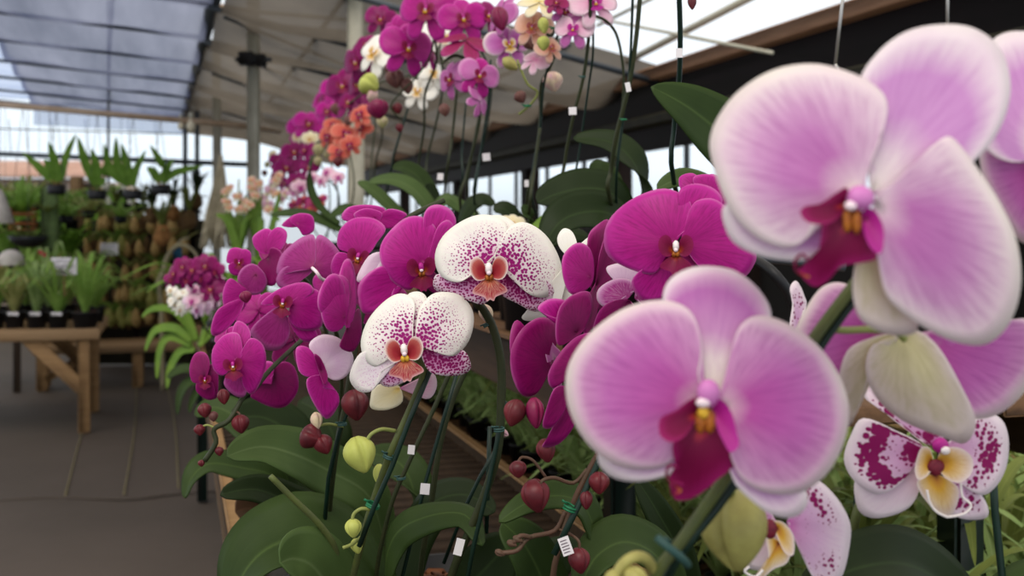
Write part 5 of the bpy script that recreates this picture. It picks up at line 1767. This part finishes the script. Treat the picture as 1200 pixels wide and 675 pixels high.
# ------------------------------------------------------------------ house with a tiled roof outside
flat('tile_red', 'D2B4A8', .8, h2='BC9686', scale=1.5)
flat('wall_cream', 'D8C8BC', .8, h2='C8B4A8', scale=2)
flat('window_dark', '5A4A44', .4, var=.2)
t = thing('house', P(40, HOR + 80, 22), 'house outside with a pale red tiled roof, beyond the greenhouse end', 'house')
d0 = 22.0
mb = MB()
vs, fs = [], []
NU, NV = 160, 14
for i in range(NU + 1):
    for j in range(NV + 1):
        px = -60 + 205 * i / NU
        e = P(px, 208, d0)
        r = P(px, 208, d0 + 3.0)
        r.z = P(0, 182, d0).z
        p = e.lerp(r, j / NV)
        p = p + UP * (.05 * math.sin(i * 2 * PI / 4) + .03 * (1 - (j * 2) % 2))
        vs.append(p)
for i in range(NU):
    for j in range(NV):
        a = i * (NV + 1) + j
        fs.append((a, a + NV + 1, a + NV + 2, a + 1))
mb.add(vs, fs).build('roof', 'tile_red', t, .05)
c = P(42, 208, d0 + 2.0)
MB().box((c.x, c.y, c.z / 2 - .05), (3.3, 3.2, c.z - .1), -TH, bevel=.03).build('wall', 'wall_cream', t)
MB().box(P(60, 232, d0 + .38), (.5, .08, .6), -TH).build('window', 'window_dark', t)
MB().box(P(108, 232, d0 + .38), (.35, .08, .6), -TH).build('window', 'window_dark', t)

# ------------------------------------------------------------------ stepped stand of mixed plants behind the table at left
t = thing('plant_stand', P(40, 460, 9.6), 'stepped dark stand of mixed foliage plants behind the pale table at far left', 'stand')
ks = 9.6 / F
for (py, dd) in ((352, 9.3), (318, 9.6), (272, 9.9)):
    MB().bar(P(-60, py, dd), P(98, py, dd), .22, .03).build('shelf_board', 'wood_dark', t)
for px in (-55, 20, 94):
    a = P(px, 272, 9.9)
    MB().box((a.x, a.y, a.z / 2), (.05, .05, a.z), -TH).build('upright', 'wood_dark', t)
    a = P(px, 352, 9.3)
    MB().box((a.x, a.y, a.z / 2 - .02), (.05, .05, a.z - .03), -TH).build('upright', 'wood_dark', t)
KIND = [('bushy light-green', 'leaf_bright', 16, .30, .018, .8), ('olive strap-leaved', 'leaf_hay', 14, .34, .02, .6), ('dark glossy', 'leaf_green', 14, .30, .03, .9), ('lime-green', 'leaf_bright', 15, .28, .02, .8), ('rosette', 'leaf_backlit', 18, .26, .025, 1.1)]
PL = []
for row, (py, dd, nm) in enumerate(((352, 9.3, 'lowest'), (318, 9.6, 'middle'), (272, 9.9, 'top'))):
    for i, px in enumerate((-22, 4, 27, 52, 78)):
        PL.append((px + row * 3, py, dd, nm, i))
for n, (px, py, dd, nm, i) in enumerate(PL):
    kd = KIND[(n * 2 + n // 5) % 5]
    b = P(px, py, dd) + UP * .0155
    t = thing('potted_plant', b, '%s potted plant, %s from left on the %s step of the dark stand' % (kd[0], ORD[i], nm), 'plant', 'plants on the dark stand')
    pot(t, b, .06, .10, bark=False)
    tuft_mesh(kd[2] + 8, kd[3] * random.uniform(1.1, 1.5), kd[4], kd[5], '', .9, b + UP * .09, seed=100 + n).build('leaves', kd[1], t)
flat('wood_terracotta', 'A8683C', .7, h2='8A4E2C', scale=12)
flat('moss_green', '647848', .9, h2='4A5A34', scale=18)
flat('moss_grey', 'D8CAAC', .95, h2='B4A688', scale=14)
flat('moss_brown', 'B8844E', .95, h2='8A5E38', scale=20)
flat('driftwood', 'B0A484', .85, h2='8C8266', scale=10)
flat('flower_pink', 'E0A0A0', .6, var=.2)
flat('flower_white', 'F0ECDC', .6, var=.08)
flat('dome_pale', 'C0B8B0', .7, h2='A09890', scale=10)

# shrubs outside, between the greenhouse end and the house
rn = random.Random(21)
for (x0, x1, lab) in ((-60, 40, 'dense green shrub outside in front of the tiled house, at far left'), (40, 150, 'dense green shrub outside in front of the tiled house, behind the rack')):
    b = P((x0 + x1) / 2, 340, 15.5)
    b.z = 0
    t = thing('shrub', b, lab, 'shrub')
    mb = MB()
    for i in range(900):
        c = P(rn.uniform(x0, x1), 265, 15.5 + rn.uniform(-.7, .7))
        c.z = rn.uniform(.2, 1.72) + .12 * math.sin(c.x * 5)
        o = Vector((rn.uniform(-1, 1), rn.uniform(-1, 1), rn.uniform(-.3, 1))).normalized()
        L = rn.uniform(.14, .26)
        mb.blade([c, c + o * L * .5 + UP * .02, c + o * L], .035, o.cross(Vector((.3, .8, .2))), 1)
    mb.build('foliage', 'leaf_backlit', t)
    mb = MB()
    for i in range(5):
        c = P(x0 + (x1 - x0) * (i + .5) / 5, 265, 15.5)
        mb.tube([Vector((c.x, c.y, 0)), Vector((c.x + .05, c.y, .8)), Vector((c.x, c.y + .05, 1.5))], .03, 6)
    mb.build('stem', 'stem_brown', t)
# slatted basket
d = 8.8
c = P(27, 270, d)
t = thing('hanging_basket', c, 'terracotta-coloured slatted wooden basket of foliage hanging at far left', 'basket')
for r in range(5):
    z = r * .038 + .015
    for s in (-1, 1):
        if r % 2:
            MB().box(c + UP * z + Vector((0, s * .085, 0)), (.20, .024, .028)).build('slat', 'wood_terracotta', t)
        else:
            MB().box(c + UP * z + Vector((s * .085, 0, 0)), (.024, .20, .028)).build('slat', 'wood_terracotta', t)
MB().box(c + UP * .008, (.17, .17, .014)).build('base', 'wood_terracotta', t)
tuft_mesh(22, .36, .02, .9, '', .8, c + UP * .12, seed=3).build('leaves', 'leaf_bright', t)
tuft_mesh(14, .30, .02, 1.3, '', .5, c + UP * .13, seed=4).build('leaves', 'leaf_backlit', t)
mb = MB()
for s in (-1, 1):
    mb.tube([c + UP * .19 + RGT * .09 * s, P(27, 124, d)], .0025, 6, steps=1)
mb.build('hanger', 'steel_dark', t)
# black bowl
c = P(33, 290, 8.6)
t = thing('hanging_bowl', c, 'shallow black bowl of trailing leaves hanging under the slatted basket', 'bowl')
MB().lathe(c, [(.05, 0), (.12, .04), (.15, .09), (.14, .09), (.10, .05), (.002, .03)], 20).build('bowl', 'pot_black', t)
tuft_mesh(16, .20, .012, 1.2, '', .5, c + UP * .06, seed=8).build('leaves', 'leaf_olive', t)
mb = MB()
for s in (-1, 1):
    mb.tube([c + UP * .09 + RGT * .14 * s, P(33, 270, 8.6), P(33, 123, 8.6)], .0025, 6, steps=1)
mb.build('hanger', 'steel_dark', t)
MORE = [(78, 262, 8.9, 'leaf_bright', 'small hanging lime-green plant right of the mossy slab'), (104, 256, 9.3, 'leaf_hay', 'small hanging straw-green plant just right of the small wooden post'),
        (46, 246, 9.4, 'leaf_bright', 'small hanging light-green plant between slatted basket and mossy slab'), (6, 240, 9.4, 'leaf_hay', 'small hanging straw-green plant behind the pale cone-shaped shade'),
        (142, 262, 9.9, 'leaf_bright', 'small hanging light-green plant in front of the rack, below the third black basket')]
for n, (px, py, dd, m, lab) in enumerate(MORE):
    c = P(px, py, dd)
    t = thing('hanging_plant', c, lab, 'plant', 'small hanging plants at left')
    MB().lathe(c, [(.035, 0), (.05, .02), (.055, .07), (.05, .07), (.002, .05)], 14).build('basket', 'pot_black', t)
    tuft_mesh(18, .26, .016, 1.1, '', .6, c + UP * .05, seed=140 + n).build('leaves', m, t)
    tuft_mesh(12, .22, .014, 1.5, '', .1, c + UP * .06, seed=160 + n).build('leaves', m, t)
    MB().tube([c + UP * .06, P(px, 124 + px * .087, dd)], .002, 6, steps=1).build('hanger', 'steel_dark', t)
# grey dome
c = P(13, 311, 7.75)
t = thing('upturned_pot', Vector((c.x, c.y, c.z)), 'pale grey rounded pot set upside down among the seedlings at far left', 'pot')
MB().lathe(c, [(.085, 0), (.09, .02), (.082, .06), (.062, .09), (.03, .108), (.002, .112)], 20).build('shell', 'dome_pale', t)
MB().lathe(c - UP * .0, [(.092, 0), (.096, .006), (.096, .016), (.09, .02)], 20).build('rim', 'dome_pale', t)
MB().box(c - UP * .12, (.03, .03, .24)).build('stand', 'wood_dark', t)
# pale hanging cone at the very edge
c = P(0, 262, 8.4)
t = thing('hanging_lantern', c, 'pale grey cone-shaped hanging shade cut by the left edge of the frame', 'shade')
MB().lathe(c, [(.10, 0), (.102, .01), (.07, .12), (.035, .22), (.012, .26), (.002, .262)], 20).build('shade', 'dome_pale', t)
MB().tube([c + UP * .26, P(0, 121, 8.4)], .003, 6, steps=1).build('cord', 'steel_dark', t)
# mossy slab
c = P(58, 257, 8.7)
t = thing('mossy_slab', P(58, 297, 8.7), 'upright mossy green fern slab hanging left of the small wooden post', 'slab')
MB().box(c, (.14, .05, .52), -TH, bevel=.03).build('slab', 'moss_green', t)
tuft_mesh(12, .14, .014, 1.1, '', .6, c - FWD * .03 + UP * .05, seed=31).build('leaves', 'leaf_olive', t)
MB().tube([c + UP * .26, P(58, 125, 8.7)], .003, 6, steps=1).build('hanger', 'steel_dark', t)
a = P(90, 207, 10.2)
struct(MB().box((a.x, a.y, a.z / 2), (.10, .10, a.z), -TH).build('post', 'wood_tan'))

# ------------------------------------------------------------------ plants along the top of the rack and hung to its right
TOPP = [(118, 246, 'leaf_young', 'lime-green'), (136, 240, 'leaf_olive', 'white-flowered olive'), (150, 246, 'leaf_dark', 'dark narrow-leaved'), (168, 244, 'leaf_olive', 'white-flowered leafy'), (102, 244, 'leaf_green', 'low green')]
for n, (px, py, m, nm) in enumerate(TOPP):
    b = P(px, 247, 10.9)
    t = thing('potted_plant', b, '%s plant in a small pot along the top batten of the dark rack' % nm, 'plant', 'plants on top of the rack')
    pot(t, b, .05, .08, bark=False)
    tuft_mesh(14, .24, .014, .9, '', .8, b + UP * .07, seed=60 + n).build('leaves', m, t)
    if 'white' in nm:
        for q in range(7):
            mb = MB()
            e = b + Vector((random.uniform(-.14, .14), -.05 + random.uniform(-.05, .05), random.uniform(.08, .26)))
            for a in range(5):
                o = Vector((math.cos(a * 1.257), 0, math.sin(a * 1.257)))
                mb.blade([e, e + o * .018 + Vector((0, -.006, 0)), e + o * .03], .011, o.cross(Vector((0, 1, 0))), 1)
            mb.build('flower', 'flower_white', t)
HP = [(190, 276, 9.6, 'moss_brown', .075, 'leaf_olive', 'orange-brown moss ball with a small plant hanging right of the rack'), (178, 252, 9.8, 'bark_slab', .06, 'leaf_dark', 'dark bark ball with trailing leaves hanging above the orange-brown moss ball'),
      (203, 250, 9.9, 'moss_brown', .06, 'leaf_dark', 'small brown moss ball with dark leaves hanging beside the thin dark posts'), (222, 258, 9.9, 'bark_slab', .07, 'leaf_olive', 'bark ball with tall olive leaves hanging left of the grey moss'), (230, 236, 10.1, 'bark_slab', .06, 'leaf_dark', 'uppermost bark ball with dark leaves hanging left of the grey moss')]
for n, (px, py, dd, m, r, lm, lab) in enumerate(HP):
    c = P(px, py, dd)
    t = thing('moss_ball_plant', c - UP * r, lab, 'plant', 'moss balls hung right of the rack')
    mb = MB()
    mb.lathe(c, [(r * max(.05, math.sin(PI * i / 10)) * (1 + .08 * math.sin(i * 5)), -r * 1.3 * math.cos(PI * i / 10)) for i in range(11)], 14, 0, UP, lambda a, u: 1 + .08 * math.sin(3 * a + 9 * u))
    mb.build('moss_ball', m, t)
    tuft_mesh(14, .34, .014, .55, '', .9, c + UP * r * .8, seed=80 + n).build('leaves', lm, t)
    tuft_mesh(8, .22, .012, 1.4, '', .1, c + UP * r * .5, seed=90 + n).build('leaves', lm, t)
    MB().tube([c + UP * r, P(px, 189, 12.5 if n < 0 else dd)], .0025, 6, steps=1).build('hanger', 'steel_dark', t)
# driftwood
t = thing('driftwood', P(190, 330, 9.3), 'pale forked driftwood branch arching left of the far magenta flowers', 'branch')
MB().tube([P(184, 335, 9.3), P(191, 318, 9.3), (P(196, 301, 9.3)), P(206, 289, 9.3), P(218, 288, 9.3), P(229, 297, 9.3), P(233, 312, 9.3)], .022, 8, r1=.012).build('branch', 'driftwood', t)
MB().tube([P(206, 290, 9.3), P(212, 282, 9.3), P(222, 278, 9.3)], .014, 8, r1=.006).build('twig', 'driftwood', t)
MB().tube([P(186, 332, 9.3), P(189, 360, 9.35), P(190, 400, 9.4), P(191, 458, 9.45)], .020, 8).build('trunk', 'driftwood', t)
c = P(208, 297, 9.35)
t = thing('blue_tag', c, 'small dull blue plastic tag hanging under the driftwood arch', 'tag')
flat('plastic_blue', '2A5A78', .5, var=.15)
MB().box(c, (.075, .012, .10), -TH).build('card', 'plastic_blue', t)
MB().tube([c + UP * .05, P(208, 289, 9.32)], .003, 6, steps=1).build('cord', 'steel_dark', t)
# grey hanging moss
t = thing('hanging_moss', P(252, 292, 9.2), 'tall grey curtain of hanging air-plant moss beside the pale post', 'moss')
mb = MB()
rn = random.Random(4)
for i in range(90):
    a = rn.random() * 6.28
    q = math.sqrt(rn.random())
    f = rn.uniform(-1, 1)
    top = P(259 + 3 * f, 178 + abs(f) * 20 + rn.uniform(0, 20), 9.2)
    bot = P(252 + 17 * f * q ** .3, 292 - rn.uniform(0, 45) * rn.random(), 9.2) + FWD * math.sin(a) * .09
    mid = top.lerp(bot, .5) + RGT * rn.uniform(-.03, .03)
    mb.tube([top, mid, bot], .012, 5, r1=.008, steps=3)
mb.build('strands', 'moss_grey', t)
MB().tube([P(259, 192, 9.2) + UP * .0, P(259, 143, 9.2)], .004, 6, steps=1).build('hanger', 'steel_dark', t)

# lamps and floodlight under the roof
flat('lamp_cream', 'E8DCC0', .5, var=.1)
flat('lamp_black', '26262A', .5, var=.1)
for (px, py, lab) in ((224, 147, 'cream bulb lamp hanging from the pipe below the corner of the blue cloth'), (212, 147, 'small pale bulb hanging from the pipe left of the cream lamp')):
    c = P(px, py, 8.2)
    t = thing('hanging_lamp', c - UP * .05, lab, 'lamp')
    s = 1 if px > 220 else .7
    MB().lathe(c - UP * .05 * s, [(.003, 0), (.026 * s, .012 * s), (.036 * s, .045 * s), (.022 * s, .085 * s), (.012 * s, .11 * s)], 14).build('bulb', 'lamp_cream', t)
    MB().lathe(c + UP * .055 * s, [(.018 * s, 0), (.018 * s, .03), (.008, .045)], 12).build('socket', 'steel_pale', t)
t = thing('floodlight', P(297, 76, 7.85), 'black box floodlight strapped across the pale post', 'lamp')
MB().box(P(289, 69, 7.9), (.11, .08, .10), -TH).build('housing', 'lamp_black', t)
MB().box(P(306, 71, 7.9), (.07, .08, .09), -TH).build('housing', 'lamp_black', t)
MB().box(P(297, 70, 7.88), (.26, .02, .03), -TH).build('bracket', 'steel_dark', t)

# ------------------------------------------------------------------ far end of the orchid bench
def bench_plant(px, d, label, cat='orchid', name='orchid_plant', x=None, r=.06):
    q = P(px, HOR, d)
    X, Y = free_spot(q.x, q.y, r, .10, .64, 1.8, 5.8)
    t = thing(name, (X, Y, BZ), label, cat)
    pot(t, (X, Y, BZ), r, .12, bark=False)
    return t, Vector((X, Y, BZ + .1))
t, b = bench_plant(262, 3.2, 'far dark magenta orchid arching over the aisle, left of the big magenta cluster')
for (a, c, s) in ((204, 320, 13), (214, 312, 13), (226, 316, 14), (200, 328, 9), (240, 311, 15), (236, 326, 12), (247, 338, 17), (218, 328, 12), (253, 318, 12)):
    tflower(t, a, c, s, 3.0, 'petal_magenta_deep', 'lip_dark', random.uniform(-.3, .3), random.uniform(-.8, .2), random.uniform(0, .6), None, s > 12)
MB().tube([P(192, 332, 3.0), P(225, 332, 3.02), P(255, 326, 3.05), P(275, 345, 3.1), b], .0035, 8).build('flower_stem', 'stem_dark', t)
t, b = bench_plant(255, 3.5, 'pale pink orchid with a crowded spray of small blooms below the far dark magenta one')
for i in range(13):
    a, c = 222 + (i * 37 % 34), 330 + (i * 23 % 36)
    tflower(t, a, c, 10, 3.3 + .02 * i, 'petal_blush' if i % 3 else 'petal_pale_lilac', 'lip_magenta', random.uniform(-.4, .4), random.uniform(-.6, .3), .3, None, False)
MB().tube([P(222, 362, 3.35), P(238, 345, 3.4), P(252, 345, 3.45), P(256, 380, 3.5), b], .003, 8).build('flower_stem', 'stem_dark', t)
t, b = bench_plant(240, 3.8, 'white orchid with small cream-centred blooms left of the pale pink spray')
for i in range(9):
    a, c = 200 + (i * 29 % 24), 340 + (i * 17 % 24)
    tflower(t, a, c, 8, 3.6 + .02 * i, 'petal_white', 'lip_yellow', random.uniform(-.4, .4), random.uniform(-.6, .3), .3, None, False)
MB().tube([P(200, 362, 3.6), P(215, 348, 3.65), P(232, 352, 3.7), P(240, 385, 3.8), b], .003, 8).build('flower_stem', 'stem_dark', t)
# yellow-green bush
t, b = bench_plant(232, 4.7, 'bushy yellow-green strap-leaved plant spilling over the end of the orchid bench', 'plant', 'leafy_plant', r=.08)
tuft_mesh(42, .42, .022, .85, '', .8, b, seed=70).build('leaves', 'leaf_young', t)
for pth, hw in (([(225, 400), (205, 385), (182, 388), (170, 412)], 5), ([(225, 405), (200, 395), (188, 410), (184, 445)], 5), ([(228, 395), (205, 365), (180, 362), (166, 372)], 4), ([(230, 400), (218, 370), (208, 350), (196, 345)], 5), ([(235, 405), (240, 375), (238, 352)], 5),
                ([(228, 410), (212, 412), (200, 432), (196, 456)], 5), ([(232, 405), (250, 385), (262, 380)], 5)):
    leaf(t, pth, hw, 4.5, 'leaf_young', tilt=.6)
t, b = bench_plant(236, 4.0, 'dark green drooping-leaved plant under the yellow-green bush at the bench edge', 'plant', 'leafy_plant')
for pth, hw in (([(236, 440), (220, 432), (205, 436), (196, 444)], 5), ([(238, 445), (222, 448), (212, 462), (208, 486)], 6), ([(240, 440), (236, 450), (226, 470), (222, 484)], 5), ([(240, 438), (252, 426), (262, 430)], 6)):
    leaf(t, pth, hw, 3.9, 'leaf_green', tilt=.7)
# tall peach-flowered plants behind the magenta cluster
for (px, dd, lab, s) in ((278, 5.4, 'tall yellow-green plant with peach blooms behind the magenta cluster, next to the grey moss', 1), (305, 5.3, 'tall yellow-green plant with peach blooms behind the magenta cluster, under the far magenta spray', 2)):
    t, b = bench_plant(px, dd, lab, 'plant', 'flowering_plant')
    for i in range(9):
        rn = random.Random(i * 7 + s)
        x0 = px + rn.uniform(-6, 6)
        x1 = px + rn.uniform(-26, 26)
        leaf(t, [(x0, 380), (x0, 320), ((x0 + x1) / 2, 262), (x1, 222 + rn.uniform(0, 40))], 4.5, dd + rn.uniform(-.15, .15), 'leaf_young', tilt=.4)
    for i in range(9):
        rn = random.Random(i * 13 + s)
        a, c = px + rn.uniform(-16, 22), rn.uniform(205, 250)
        tflower(t, a, c, 6.5, dd - .1, 'petal_peach', 'lip_yellow', rn.uniform(-.5, .5), rn.uniform(-.6, .6), .3, 'petal_cream', False)
    MB().tube([P(px + 2, 210, dd), P(px, 280, dd), P(px, 370, dd), b], .004, 8).build('flower_stem', 'pedicel_green', t)
